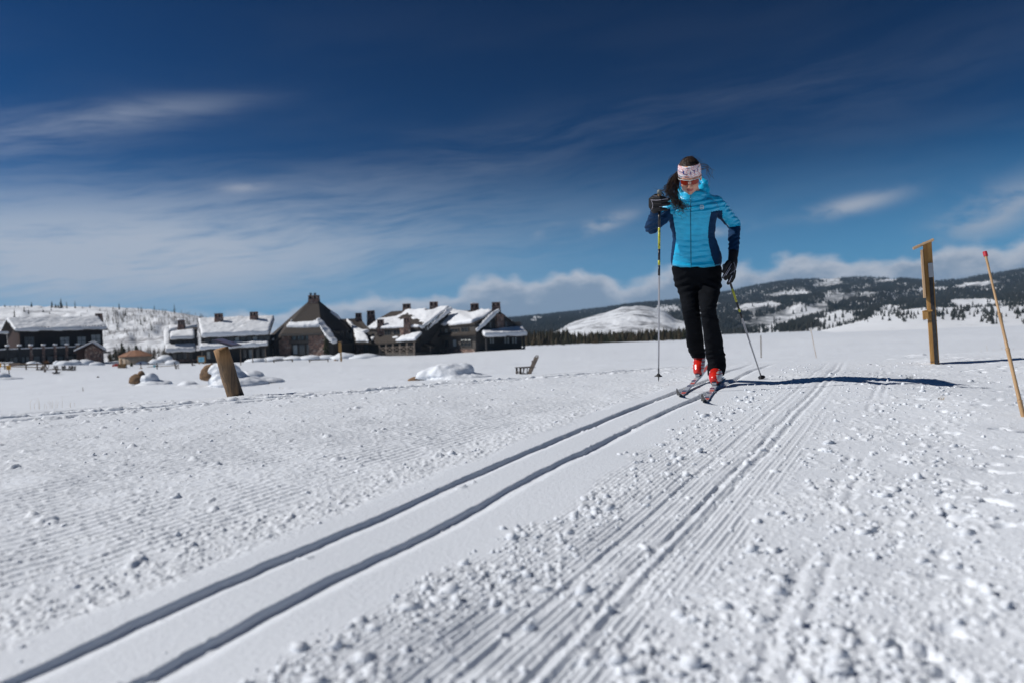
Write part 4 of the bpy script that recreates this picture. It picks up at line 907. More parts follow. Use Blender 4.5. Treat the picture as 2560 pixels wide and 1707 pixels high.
# a ring of far chairs by the fire bowl
for i, (px, py) in enumerate(((100, 925), (139, 924), (152, 925), (162, 925), (173, 925), (183, 926))):
    c2 = copy_tree(ch); c = gp(px, py, 20); c2.location = c + Vector((0, 0, -.35)); c2.rotation_euler = (0, 0, (1.2, -.9, .3, 2.4, -.6, 1.9)[i]); k = 1.0; c2.scale = (k, k, k)
    tag(c2, 'small wooden chair near the far fire bowl, %s from the left in its row' % ORD[i], 'chair', 'chairs around the fire bowl')
c = gp(141, 936, 20); k = c.y / F; r = tag(empty('fire_bowl', c), 'black round fire bowl standing in the snow at left', 'fire bowl'); BLK = mat('black_iron', (.015, .015, .016), .55, metal=.4)
mb = MB(); n = 20; prof = [(.05, .12), (.35, .16), (.52, .30), (.56, .34), (.52, .34), (.33, .22), (.02, .18)]; vs = [Vector((ra * math.cos(6.2832 * j / n), ra * math.sin(6.2832 * j / n), z)) for ra, z in prof for j in range(n)]
mb.add(vs, [(i * n + j, i * n + (j + 1) % n, (i + 1) * n + (j + 1) % n, (i + 1) * n + j) for i in range(len(prof) - 1) for j in range(n)]); link('bowl', mb.mesh('bowl'), BLK, r)
for a in (0, 2.1, 4.2): link('leg', MB().tube([(math.cos(a) * .3, math.sin(a) * .3, .2), (math.cos(a) * .4, math.sin(a) * .4, -.15)], .025, 6).mesh('leg'), BLK, r)
link('poker', MB().tube([(-.1, 0, .3), (-.16, .1, 1.0)], .02, 6).mesh('poker'), BLK, r)
# plank bench
c = gp(127, 930, 20); r = tag(empty('plank_bench', c), 'long low plank bench beside the fire bowl at far left', 'bench'); L = 38 * c.y / F
link('plank', MB().box((0, 0, .42), (L, .35, .10)).mesh('plank'), WEATH, r)
for s in (-.38, .38): link('leg', MB().box((s * L, 0, .17), (.12, .3, .42)).mesh('leg'), WEATH, r)
# brown forked shrub
c = gp(118, 922, 20); r = tag(empty('shrub', c), 'leafless brown shrub with forked stem by the rail fence', 'shrub'); k = c.y / F
link('trunk', MB().tube([(0, 0, -.1), (-3 * k, 0, 9 * k), (-2 * k, 0, 16 * k)], [1.4 * k, 1.1 * k, .5 * k], 6).tube([(0, 0, .0), (4 * k, 0, 6 * k), (4 * k, 0, 12 * k)], [1.2 * k, .9 * k, .5 * k], 6).mesh('trunk'), BARK, r)
mb = MB(); g2 = random.Random(2)
for j in range(130):
    a = g2.uniform(0, 6.28); e = g2.uniform(.1, 1.4); l = g2.uniform(5, 9) * k; s0 = Vector((-2 * k + g2.uniform(-3, 3) * k, 0, 15 * k)); mb.tube([s0, s0 + Vector((math.cos(a) * math.cos(e) * l, math.sin(a) * math.cos(e) * l, math.sin(e) * l))], [.22 * k, .08 * k], 3)
link('twigs', mb.mesh('twigs'), mat('rust_twigs', (.20, .105, .045), .9), r)
# rail fence
c = gp(60, 924, 20); r = tag(empty('rail_fence', c), 'low log rail fence with snow on the top rail at far left', 'fence')
f0, f1 = P(-40, 925, c.y + 2), P(112, 924, c.y - 1); f0.z = gz(f0.x, f0.y); f1.z = gz(f1.x, f1.y); hh = 16 * c.y / F
for fr in (.0, .35, .70, .88, 1.0): p = f0.lerp(f1, fr); link('post', MB().tube([(0, 0, -.3), (0, 0, hh * (1.15 if fr == .88 else 1.0))], .10, 7).mesh('post'), WEATH, r).location = p - c
for zz in (.45, .9): MB().tube([f0 + Vector((0, 0, hh * zz)), f1 + Vector((0, 0, hh * zz))], .075, 7).build('rail', WEATH, r)
MB().box((f0 + (f1 - f0) * .25 + Vector((0, 0, hh * .9 + .10))), ((f1 - f0).length * .48, .16, .09), Matrix.Rotation(math.atan2((f1 - f0).y, (f1 - f0).x), 3, 'Z')).build('rail_snow', ROOFSNOW, r, bevel=.03)
# yellow trail marker
YEL = mat('yellow_sign', (.75, .36, .02), .5); 
for px, py, lb in ((23, 936, 'small yellow trail marker on a dark post at far left'), (-1, 930, 'yellow trail marker cut off by the left picture edge')):
    c = gp(px, py, 20); k = c.y / F; r = tag(empty('trail_marker', c), lb, 'sign'); link('post', MB().box((0, 0, 8 * k), (1.8 * k, 1.4 * k, 22 * k)).mesh('post'), WEATH, r)
    link('panel', MB().box((0, -1.0 * k, 18 * k), (11 * k, .5 * k, 11 * k)).mesh('panel'), YEL, r); link('symbol', MB().box((0, -1.3 * k, 18 * k), (2.5 * k, .2 * k, 6.5 * k)).mesh('symbol'), WEATH, r)
# yurt
c = P(340, 911, 148); c.z = P(340, 911, 148).z; k = 148 / F; R = 37 * k; r = tag(empty('yurt', c), 'round tan yurt with low orange-brown conical roof', 'yurt')
def ring(prof, n=36): return MB().add([Vector((ra * math.cos(6.2832 * j / n), ra * math.sin(6.2832 * j / n), z)) for ra, z in prof for j in range(n)], [(i * n + j, i * n + (j + 1) % n, (i + 1) * n + (j + 1) % n, (i + 1) * n + j) for i in range(len(prof) - 1) for j in range(n)])
link('wall', ring([(R * .98, -1), (R, 0), (R, 22 * k), (R * .9, 22.5 * k)]).mesh('wall', smooth_shade=True), mat('yurt_canvas', (.46, .36, .26), .8, col2=(.36, .28, .21), vscale=.8, stretch=(1, 1, .2)), r)
link('roof', ring([(R * 1.04, 20.5 * k), (R * 1.05, 22.5 * k), (R * .28, 36 * k), (R * .02, 36.6 * k)]).mesh('roof', smooth_shade=False), mat('yurt_roof', (.36, .18, .10), .75, col2=(.29, .145, .085), vscale=.7), r)
for a in range(12): link('roof_rib', MB().tube([(R * 1.04 * math.cos(a * .5236), R * 1.04 * math.sin(a * .5236), 22.8 * k), (R * .28 * math.cos(a * .5236), R * .28 * math.sin(a * .5236), 36.2 * k)], .035, 4).mesh('roof_rib'), MATS['yurt_roof'], r)
link('door', MB().box((-R * .55, -R * .86, 8.5 * k), (6.5 * k, 1.0 * k, 17 * k), Matrix.Rotation(-.55, 3, 'Z')).mesh('door'), mat('yurt_door', (.26, .16, .09), .7), r)
link('window', MB().box((R * .35, -R * .95, 13 * k), (7 * k, .8 * k, 6 * k), Matrix.Rotation(.36, 3, 'Z')).mesh('window'), mat('yurt_window', (.24, .21, .17), .4), r)
# small things round the yurt
def propbox(name, label, cat, px, py, parts, ymin=20, group=None, rz=0.0, Y=None):
    c = gp(px, py, ymin) if Y is None else P(px, py, Y); k = c.y / F; r = tag(empty(name, c, rz), label, cat, group)
    for nm, m, shapes in parts:
        mb = MB()
        for sh in shapes:
            if sh[0] == 'b': mb.box([q * k for q in sh[1]], [q * k for q in sh[2]])
            else: mb.tube([[q * k for q in s] for s in sh[1]], [q * k for q in sh[2]] if isinstance(sh[2], (list, tuple)) else sh[2] * k, 8)
        link(nm, mb.mesh(nm, bevel=.08 * k if nm in ('hull', 'box') else 0), m, r)
    return r
RED = mat('red_plastic', (.55, .05, .02), .45); TEAL = mat('teal_panel', (.12, .45, .52), .5); NAVYM = mat('dark_blue_cap', (.02, .03, .10), .6)
propbox('sled', 'red plastic sled lying in front of the yurt', 'sled', 289, 916, [('hull', RED, [('b', (0, 0, 2.5), (14, 7, 3.5)), ('b', (3, 0, 5.5), (7, 6, 4))]), ('seat', mat('pale_cushion', (.6, .6, .62), .6), [('b', (-4.5, 0, 5.2), (3.5, 5, 2))])])
propbox('wooden_crate', 'brown wooden crate in front of the yurt door', 'crate', 305, 920, [('box', PINE, [('b', (0, 0, 5.5), (15, 10, 11))])] + [('slat', WEATH, [('b', (0, -5.4, z), (15.4, .5, 1.6))]) for z in (2, 5.5, 9)])
propbox('flag_post', 'slim dark post standing just right of the wooden crate', 'post', 317, 920, [('shaft', WEATH, [('t', [(0, 0, -2), (-1.5, 0, 26)], [1.1, .8])]), ('foot_band', mat('white_band', (.7, .7, .7), .6), [('t', [(0, 0, .5), (-.2, 0, 5)], 1.35)])])
propbox('small_bush', 'tiny dark snow-dusted bush right of the yurt door', 'bush', 329, 915, [('foliage', NEEDLE, [('t', [(0, 0, -.5), (0, 0, 4), (.5, 0, 10)], [4, 3, .4])]), ('stem', BARK, [('t', [(0, 0, -1), (0, 0, 4)], .6)])])
propbox('marker_post', 'short post with dark blue cap right of the yurt', 'post', 352, 922, [('shaft', WEATH, [('t', [(1, 0, -1), (0, 0, 13)], [1.3, 1.0])]), ('cap', NAVYM, [('t', [(0, 0, 12), (-.5, 0, 17)], [2.2, 2.4])]), ('foot', PINE, [('t', [(-4, 0, .8), (4, 0, 1.6)], 1.2)])])
propbox('marker_post', 'dark stubby post beside a teal panel, right of the yurt', 'post', 393, 922, [('shaft', BLK, [('t', [(0, 0, -1), (0, 0, 16)], [1.5, 1.0])]), ('arms', BLK, [('t', [(-3.5, 0, 8), (3.5, 0, 8)], 1.1)])])
propbox('small_sign', 'small teal panel on a low stake right of the yurt', 'sign', 386, 919, [('panel', TEAL, [('b', (0, 0, 4), (5, .8, 6))]), ('stake', WEATH, [('b', (0, .6, 0), (.8, .6, 6))])])
propbox('tree_stump', 'crooked dark stump in front of the left lodge wing', 'stump', 439, 921, [('stem', BARK, [('t', [(2, 0, -1), (0, 0, 6), (-2.5, 0, 17)], [2.6, 1.6, .8])]), ('branch', BARK, [('t', [(1, 0, 3), (5, 0, 7)], [1.2, .6])])])
propbox('short_post', 'short wooden post right of the crooked stump', 'post', 446, 921, [('shaft', WEATH, [('t', [(0, 0, -1), (0, 0, 11)], 1.0)]), ('cap', ROOFSNOW, [('t', [(0, 0, 11), (0, 0, 12.5)], [1.2, .6])])])
propbox('log_rail', 'low dark log rail lying on the snow right of the yurt', 'rail', 405, 917, [('log', WEATH, [('t', [(-40, 6, 1.5), (40, -2, 2.6)], .8)]), ('support', WEATH, [('b', (-30, 4, .5), (1.5, 1.5, 4)), ])])
propbox('tree_stump', 'small dark stump left of the map board', 'stump', 481, 913, [('stem', BARK, [('t', [(0, 0, -1), (-1, 0, 10)], [2.0, 1.2])]), ('root', BARK, [('t', [(0, 0, .5), (8, 0, .5)], [1.6, .6])])])
propbox('map_board', 'wooden framed notice board with blue map panel before the left lodge wing', 'notice board', 504, 909, [('panel', mat('map_print', (.05, .40, .62), .4, col2=(.45, .70, .78), vscale=1.6), [('b', (0, -.6, 11), (15, .6, 13))])] + [('frame', PINE, [('b', (0, 0, z), (20, 1.6, 2))]) for z in (4, 19.3)] + [('frame', PINE, [('b', (x, 0, 11.6), (2, 1.7, 14))]) for x in (-9, 9)] + [('post', PINE, [('b', (x, .8, 0), (1.8, 1.4, 8))]) for x in (-6, 6)])
for px, py, h, lb in ((602, 912, 34, 'thin lamp pole just right of the leaning log post'), (632, 906, 32, 'thin lamp pole in front of the left lodge wing, second from the log post'), (665, 905, 34, 'thin lamp pole at the corner of the stone hall')):
    propbox('lamp_pole', lb, 'pole', px, py, [('shaft', WEATH, [('t', [(0, 0, -2), (0, 0, h)], .7)]), ('base', WEATH, [('t', [(0, 0, -1), (0, 0, 8)], 1.2)]), ('lamp', BLK, [('b', (0, 0, h + 1), (1.8, 1.8, 2))])])
for px, lb in ((708, 'low log bench rail left of the gap, in front of the stone hall'), (797, 'low log bench rail right of the gap, in front of the stone hall')):
    propbox('log_bench', lb, 'bench', px, 905, [('rail', WEATH, [('b', (0, 0, 6), (50, 2.5, 2.2))]), ('leg', WEATH, [('b', (-23, 0, 2.5), (2.2, 2, 7))]), ('leg', WEATH, [('b', (23, 0, 2.5), (2.2, 2, 7))])])
propbox('trail_sign', 'tall wooden trail sign post with small roof before the lodge connector', 'sign', 853, 903, [('post', PINE, [('b', (0, 0, 20), (4, 3, 50))]), ('board', PINE, [('b', (-1.5, -2, 36), (7, 1.5, 24))]), ('little_roof', WEATH, [('b', (0, -.5, 49), (10, 6, 2))])])
c = gp(840, 901, 20); r = tag(empty('small_rock', c), 'small tan rock beside the wooden trail sign', 'rock'); k = c.y / F; link('stone', blob(None, 6 * k, 5 * k, 4 * k, 71, .2, 3), ROCK, r); link('snow_patch', blob(None, 3 * k, 4 * k, 2 * k, 72, .1, 2), SNOWF, r).location = (4 * k, 0, 2 * k)
c = gp(245, 943, 14); r = tag(empty('small_rock', c), 'tiny dark rock in the open snow left of the small boulder', 'rock'); k = c.y / F; link('stone', blob(None, 3 * k, 3 * k, 4 * k, 75, .2, 2), mat('dark_rock', (.07, .06, .05), .9), r)
propbox('stub_post', 'thin dark stub post alone in the snow field at left', 'post', 207, 977, [('shaft', WEATH, [('t', [(.8, 0, -2), (0, 0, 10)], [.8, .6])])], ymin=9)
# stakes beyond the trail
for px, py, tx, ty, Y, lb, m in ((1903, 888, 1902, 840, 48, 'short dark stake in the far snow right of the skier', WEATH), (2042, 900, 2027, 824, 37, 'thin leaning bamboo stake in the field right of the skier', mat('bamboo_far', (.42, .28, .15), .6))):
    a, b = P(px, py, Y), P(tx, ty, Y); r = tag(empty('trail_stake', a), lb, 'stake'); MB().tube([a - (b - a) * .3, b], (.035 if Y > 40 else .014), 7).build('shaft', m, r); MB().tube([b, b + (b - a) * .02], (.04 if Y > 40 else .018), 7).build('tip', mat('dark_tip', (.05, .03, .03), .6), r)
# dry grass
mb = MB(); g3 = random.Random(8)
for px0, py0, n, sp, h, Y in ((130, 1012, 16, 60, 30, 6.9), (2275, 948, 16, 7, 14, None), (2352, 1003, 14, 8, 16, None), (2250, 903, 8, 40, 14, 14), (2480, 890, 10, 60, 22, 12), (700, 925, 6, 6, 6, 25)):
    for j in range(n):
        px = px0 + g3.uniform(-sp, sp)
        if Y is None:
            t_ = np.geomspace(3, 9, 800); rr_ = ray(px, py0); k_ = int(np.argmax(CAM_Z + rr_.z * t_ < ground_z(rr_.x * t_, t_))); b = Vector((rr_.x * t_[k_], t_[k_], CAM_Z + rr_.z * t_[k_])); yy = b.y
        else: b = P(px, py0 - (px - px0) * .03, Y); b.z = gz(b.x, b.y) - .01; yy = Y
        H_ = h * g3.uniform(.4, 1.1) * yy / F; lean = g3.uniform(-.5, .5) * H_ * (1.6 if Y is None else .5)
        mb.tube([b - Vector((0, 0, .03)), b + Vector((lean * .4, g3.uniform(-.2, .2) * H_, H_ * .7)), b + Vector((lean, g3.uniform(-.3, .3) * H_, H_))], [.0010 * yy / 6, .0008 * yy / 6, .0004 * yy / 6], 3)
tag(mb.build('dry_grass', mat('straw', (.50, .38, .22), .8), None), 'sparse dry grass stems poking through the snow', 'grass', None, 'stuff')

# ================================================================== NEAR POSTS ON THE RIGHT
Y = 7.1; base, topp = P(2339, 935, Y), P(2318, 612, Y); axs = (topp - base); U = axs.normalized(); Rx = Vector((1, 0, 0)) - U * U.x; Rx.normalize(); Ry = U.cross(Rx)
root = tag(empty('info_post', base), 'yellow-brown timber post with little roof and board, right of the trail', 'post')
RP = Matrix((Rx, Ry, U)).transposed(); RP = RP @ Matrix.Rotation(math.radians(-28), 3, 'Z'); k = Y / F; H = axs.length
def lb(o, c, s): return o.box(base + RP @ (Vector(c)), s, RP)
lb(MB(), (0, 0, H * .47), (.075, .075, H * 1.1)).build('post', PINE, root, bevel=.004)
lb(MB(), (.012, -.044, H * .36), (.032, .02, H * .92)).build('tracking_strip', mat('black_strip', (.016, .016, .018), .6, col2=(.04, .04, .042), vscale=60, stretch=(1, 1, .4)), root)
lb(MB(), (-.052, -.03, H * .775), (.020, .15, H * .37)).build('notice_board', mat('pale_board', (.50, .34, .20), .65, col2=(.40, .26, .15), vscale=4, stretch=(10, 10, 1)), root, bevel=.003)
lb(MB(), (-.045, -.01, H * .74), (.03, .05, .05)).build('board_bracket', PINE, root); lb(MB(), (.014, -.050, H * .80), (.04, .012, .14)).build('clear_pocket', mat('clear_sheet', (.35, .36, .38), .15, spec=.7), root)
rm = MB(); c = base + RP @ Vector((-.035, -.01, H * 1.005)); rm.box(c, (.19, .20, .02), RP @ Matrix.Rotation(math.radians(-20), 3, 'Y')); rm.build('little_roof', mat('pale_board', (.5, .34, .2)), root, bevel=.003)
lb(MB(), (-.055, -.03, H * .46), (.05, .05, .085)).build('block', PINE, root, bevel=.003); lb(MB(), (-.03, -.03, H * .49), (.07, .05, .014)).build('block_shelf', PINE, root)
for zz in (.10, .41): lb(MB(), (0, 0, H * zz), (.078, .078, .006)).build('wire_band', mat('rust_wire', (.12, .07, .05), .6), root)
# bamboo pole
p0, p1 = P(2576, 1115, 3.55), P(2462, 630, 3.9); root = tag(empty('bamboo_pole', p0), 'leaning bamboo pole with red tip at the right edge', 'pole')
d = (p1 - p0); BAM = mat('bamboo', (.55, .36, .19), .45, col2=(.42, .26, .13), vscale=3, stretch=(6, 6, .8)); prev = -.25
for i, f in enumerate((.0, .22, .48, .66, .975)):
    a, b = p0 + d * prev, p0 + d * f
    MB().tube([a, a.lerp(b, .03), a.lerp(b, .5), a.lerp(b, .97), b], [.0145 - .0016 * i, .0125 - .0016 * i, .0118 - .0016 * i, .0125 - .0016 * i, .0142 - .0016 * i], 12).build('bamboo_segment', BAM, root, smooth_shade=True); prev = f
MB().tube([p0 + d * .974, p0 + d * 1.0], .0105, 12).build('red_tip', mat('red_tape', (.45, .015, .03), .5), root)
# ================================================================== THE SKIER
def loft(rings, n=28, p=2.3):
    """rings: (centre, half width vector, half depth vector); closed tube with superellipse sections"""
    mb = MB(); vs = []; fs = []
    for c, a, b in rings:
        for k in range(n):
            t = 2 * math.pi * k / n; ct, st = math.cos(t), math.sin(t)
            vs.append(c + a * (math.copysign(abs(ct) ** (2 / p), ct)) + b * (math.copysign(abs(st) ** (2 / p), st)))
    for i in range(len(rings) - 1):
        for k in range(n): k2 = (k + 1) % n; fs.append((i * n + k, i * n + k2, (i + 1) * n + k2, (i + 1) * n + k))
    fs.append(tuple(range(n))[::-1]); fs.append(tuple(range((len(rings) - 1) * n, len(rings) * n)))
    return mb.add(vs, fs)
def pxring(y, xl, xr, Y, dep, back=0.0):
    """body section from its outline in the picture"""
    a, b = P(xl, y, Y), P(xr, y, Y); return ((a + b) / 2 + Vector((0, back, 0)), (b - a) / 2, Vector((.12, 1, 0)).normalized() * dep)
def cone_chain(mb, pts, n=14):
    """round-ended tapered limb through (point, radius)"""
    pts = [(Vector(p), r) for p, r in pts]; P_ = []; R_ = []
    d0 = (pts[0][0] - pts[1][0]).normalized(); d1 = (pts[-1][0] - pts[-2][0]).normalized()
    for a in (1.0, .85, .5): P_.append(pts[0][0] + d0 * pts[0][1] * a); R_.append(max(pts[0][1] * math.sqrt(max(0, 1 - a * a)), 1e-4))
    for p, r in pts: P_.append(p); R_.append(r)
    for a in (.5, .85, 1.0): P_.append(pts[-1][0] + d1 * pts[-1][1] * a); R_.append(max(pts[-1][1] * math.sqrt(max(0, 1 - a * a)), 1e-4))
    return mb.tube(P_, R_, n)
def ball(mb, c, r, R=None, n=16):
    bm = bmesh.new(); bmesh.ops.create_uvsphere(bm, u_segments=n, v_segments=n // 2 + 2, radius=1.0); bm.verts.index_update()
    vs = [Vector((v.co.x * r[0], v.co.y * r[1], v.co.z * r[2])) for v in bm.verts]; vs = [Vector(c) + (R @ v if R is not None else v) for v in vs]
    mb.add(vs, [tuple(v.index for v in f.verts) for f in bm.faces]); bm.free(); return mb
def faces_px(me):
    m = len(me.polygons); c = np.empty(m * 3, np.float32); me.polygons.foreach_get('center', c); c = c.reshape(-1, 3).astype(float); a, b = to_px(c); return c, a, b
def shift(me, o):
    v, _ = arrays(me); me.vertices.foreach_set('co', (v - np.array(o)).astype(np.float32).ravel()); me.update(); return me
FEET = P(1770, 955, 5.62); FEET.z = gz(FEET.x, FEET.y)
person = tag(empty('person', FEET), 'skier in bright blue jacket, black trousers and patterned headband striding along the track', 'person')
def wear(name, me, m, parent=None): return link(name, shift(me, FEET), m, parent or person)
def cloth(name, col, col2=None, rough=.6, weave=900, sheen=.2, spec=.3, bump=.15):
    m = mat(name, col, rough, spec=spec, col2=col2, vscale=14, bump=bump, bscale=weave, sheen=sheen); return m
CYAN = cloth('cyan_nylon', (.0, .44, .74), (.0, .39, .66), .36, 500, .1, .5, .05); NAVY = cloth('navy_knit', (.001, .028, .085), (.001, .022, .07), .8, 900, 0, .2); TROU = cloth('black_softshell', (.0065, .0075, .010), (.005, .006, .008), .95, 800, 0, .08)
GLOVE = cloth('black_glove', (.008, .008, .010), None, .6, 700, 0); PIPE = mat('pale_piping', (.50, .49, .58), .5); SKIN = mat('skin', (.62, .33, .23), .5, spec=.4, col2=(.55, .27, .19), vscale=20, bump=.05, bscale=300)
HAIR = mat('dark_hair', (.014, .009, .007), .45, spec=.5, col2=(.075, .042, .026), vscale=60)

# ---- jacket
TOR = [(497, 1700, 1770, 5.45, .075), (506, 1684, 1788, 5.45, .10), (520, 1676, 1798, 5.46, .118), (537, 1671, 1794, 5.47, .125), (563, 1675, 1789, 5.50, .122), (584, 1680, 1786.5, 5.53, .115), (596, 1682, 1789, 5.55, .113), (615, 1680, 1796, 5.58, .120), (633, 1677.5, 1802, 5.60, .128), (648, 1677, 1804, 5.62, .132), (662, 1679, 1803, 5.63, .134), (667, 1684, 1797, 5.62, .134), (670.5, 1700, 1775, 5.60, .115)]
jb = loft([pxring(*t) for t in TOR], 32)
# arms: her right (left in the picture) bent with the hand up, her left hanging back
sR, eR, wR = P(1682, 515, 5.44), P(1629, 569, 5.46), P(1641, 527, 5.20)
sL, eL, wL = P(1788, 510, 5.50), P(1836, 562, 5.66), P(1834, 629, 5.54)
cone_chain(jb, [(sR, .062), (sR.lerp(eR, .5), .056), (eR, .053)]); cone_chain(jb, [(eR, .053), (eR.lerp(wR, .4), .049), (wR, .036)])
cone_chain(jb, [(sL, .066), (sL.lerp(eL, .5), .057), (eL, .050)]); cone_chain(jb, [(eL, .050), (eL.lerp(wL, .35), .046), (wL, .037)])
cone_chain(jb, [(P(1738, 500, 5.44), .075), (sL, .060)]); cone_chain(jb, [(P(1728, 500, 5.44), .075), (sR, .056)])
# collar and hood
nk = P(1731, 492, 5.40); ball(jb, P(1733, 497, 5.43), (.098, .085, .055))
for a0 in np.linspace(0, 2 * math.pi, 31)[:-1]:
    cx, cy = math.cos(a0), math.sin(a0); bz = -.012 if cy < -.2 else .03 * max(cx, 0) + .012
    cone_chain(jb, [(nk + Vector((cx * .082, .03 + cy * .078, -.02)), .022), (nk + Vector((cx * .088 + .006, .03 + cy * .084, .030 + bz)), .017)], 8)
cone_chain(jb, [(P(1760, 496, 5.44), .042), (P(1764, 473, 5.46), .034), (P(1760, 456, 5.47), .026), (P(1753, 446, 5.48), .018)]); cone_chain(jb, [(P(1752, 486, 5.42), .035), (P(1756, 468, 5.44), .028)]); cone_chain(jb, [(P(1700, 487, 5.46), .030), (P(1697, 470, 5.48), .018)])
cone_chain(jb, [(P(1758, 478, 5.52), .04), (P(1735, 470, 5.58), .05), (P(1705, 478, 5.53), .035)])
jac = fuse(jb, .0062, 3)
def xl_at(y): return np.interp(y, [530, 537, 563, 584, 604, 625, 645, 660, 672], [1668, 1682, 1686, 1689.5, 1690, 1686.5, 1683, 1681, 1680])
def xr_at(y): return np.interp(y, [525, 530, 553, 584, 604, 615, 645, 658, 672], [1810, 1778, 1773, 1770, 1771, 1773, 1780, 1785.5, 1790])
def jac_disp(v, n):
    px, py = to_px(v); tor = (px > xl_at(py)) & (px < xr_at(py)) & (py > 530); sl = (px >= 1795) & (py < 570)
    quilt = np.abs(np.sin((py + 3 * np.sin(px * .05)) / 13.6 * math.pi)) ** .6
    d = np.where(tor, .0045 * (quilt - .5), 0)
    wr = (fbm(px * .05, py * .13, 3, 3) - .5); d += wr * np.where(tor, .010, .012)
    arm = (px > 1812) | (px < 1668); d += np.where(arm, .006 * np.sin(py * .55 + px * .25 + 4 * fbm(px * .06, py * .06, 8, 2)), 0) * (fbm(px * .04, py * .04, 5, 2))
    d += np.where((py > 497) & (py < 530) & ~arm, .005 * np.sin(px * .09 + py * .5), 0)
    return d
displace(jac, jac_disp)
c_, a_, b_ = faces_px(jac); navy = ((a_ < xl_at(b_)) | (a_ > xr_at(b_))) & (b_ > 527) & (a_ > 1668) & (a_ < 1806)
def dist_seg(c, A, B):
    A = np.array(A); B = np.array(B); t = np.clip(((c - A) @ (B - A)) / ((B - A) @ (B - A)), 0, 1); return np.linalg.norm(c - (A + t[:, None] * (B - A)), axis=1), t
dU, tU = dist_seg(c_, sR, eR); dF, tF = dist_seg(c_, eR, wR); dUL, tUL = dist_seg(c_, sL, eL); dFL, tFL = dist_seg(c_, eL, wL)
armR = (np.minimum(dU, dF) < .085) & (a_ < 1676); navy |= armR & ((dF < dU + .004) | (tU > .62)) & (b_ > 500); navy |= armR & (b_ > 540 - (a_ - 1640) * .55)
armL = (a_ > 1795) & (np.minimum(dUL, dFL) < .09); navy |= armL & (b_ > 567 - (a_ - 1836) * .12); under = b_ > 527 + (a_ - 1793) * 1.42; navy |= (a_ > 1793) & under & (b_ < 575)
jac.polygons.foreach_set('material_index', navy.astype(np.int32))
bvJ = BVHTree.FromPolygons([v.co for v in jac.vertices], [tuple(p.vertices) for p in jac.polygons])
def cast(px, py, bv, off=.002):
    o = Vector((0, 0, CAM_Z)); h = bv.ray_cast(o, ray(px, py).normalized())
    return None if h[0] is None else (h[0] + (h[1] if h[1].dot(ray(px, py)) < 0 else -h[1]) * off, h[1])
def strip(bv, pix, rad, off=.0015, n=6):
    pts = [cast(a, b, bv, off) for a, b in pix]; pts = [p[0] for p in pts if p]
    mb = MB()
    if len(pts) > 1: mb.tube(pts, rad, n)
    return mb
zipm = strip(bvJ, [(1726 + (y - 488) * .008, y) for y in np.linspace(490, 670, 60)], .0042, -.001); jo_root_parts = []
logo = MB()
for pix in ([(1750, 515), (1754, 514.2), (1757.5, 514.6), (1758.6, 516.5), (1757.5, 518.2), (1754, 518.6), (1749, 518.4)], [(1757.5, 518.4), (1759, 520.3), (1758, 522.3), (1754.5, 522.8), (1751, 522.6), (1750.3, 520.8)]):
    q = [cast(a, b, bvJ, .0015) for a, b in pix]; q = [z[0] for z in q if z]
    if len(q) > 1: logo.tube(q, .0034, 6)
pull = strip(bvJ, [(1726, 497), (1725, 503), (1727, 507)], .0035, .004)
hem = strip(bvJ, [(x, 660 + 9 * (1 - ((x - 1740) / 64) ** 2)) for x in np.linspace(1682, 1800, 50)], .003, -.001)
jo = wear('jacket', jac, [CYAN, NAVY])
def sub(name, mb, m, parent): o = link(name, mb.mesh(name, FEET, smooth_shade=True), m, parent); return o
sub('zipper', zipm, cloth('zip_tape', (.0, .14, .24)), jo); sub('logo', logo, mat('silver_print', (.55, .66, .72), .4), jo); sub('zip_pull', pull, mat('zip_pull_cyan', (.05, .40, .58), .4), jo); sub('hem_piping', hem, CYAN, jo)
wb = MB(); cone_chain(wb, [(wR.lerp(eR, .10), .039), (wR, .039)]); sub('cuff', wb, NAVY, jo); wb = MB(); cone_chain(wb, [(wL.lerp(eL, .12), .040), (wL.lerp(eL, -.04), .038)]); sub('cuff', wb, NAVY, jo)

# ---- trousers
tb = loft([pxring(*t) for t in [(655, 1684, 1800, 5.64, .12), (672, 1680, 1804, 5.65, .128), (690, 1682, 1804, 5.66, .13), (708, 1687, 1802, 5.66, .115), (718, 1700, 1790, 5.66, .09)]], 30)
LEG_R = [(690, 1683, 1744, 5.68, .10), (715, 1688, 1746, 5.66, .098), (745, 1699, 1747, 5.62, .088), (775, 1706, 1750, 5.57, .078), (800, 1710, 1753, 5.62, .075), (830, 1714, 1757, 5.72, .075), (860, 1717, 1760, 5.82, .075), (880, 1722, 1762, 5.89, .070), (894, 1731, 1763, 5.92, .062)]
LEG_L = [(690, 1742, 1804, 5.66, .10), (715, 1744, 1802.5, 5.62, .098), (745, 1746, 1796, 5.53, .088), (770, 1750, 1791, 5.46, .076), (795, 1753, 1794, 5.46, .074), (825, 1757, 1801, 5.50, .074), (860, 1761, 1807, 5.54, .076), (890, 1765, 1813, 5.57, .080), (915, 1768, 1814, 5.58, .082), (938, 1769, 1811, 5.575, .080)]
tb.add(*(lambda q: (q.v, q.f))(loft([pxring(*t) for t in LEG_R], 24, 2.1))); tb.add(*(lambda q: (q.v, q.f))(loft([pxring(*t) for t in LEG_L], 24, 2.1)))
tr = fuse(tb, .0065, 3)
def tr_disp(v, n):
    px, py = to_px(v); k = .007 * (fbm(px * .035 + py * .02, py * .045 - px * .01, 13, 3) - .5) * 2
    knee = np.exp(-((py - 785) / 26) ** 2) + np.exp(-((py - 885) / 28) ** 2); k += .008 * knee * (fbm(px * .04, py * .16 + px * .03, 17, 2) - .5) * 2
    k += .006 * np.exp(-((py - 715) / 22) ** 2) * np.sin((py - (px - 1744) * np.sign(px - 1744) * .45) * .33)
    return k
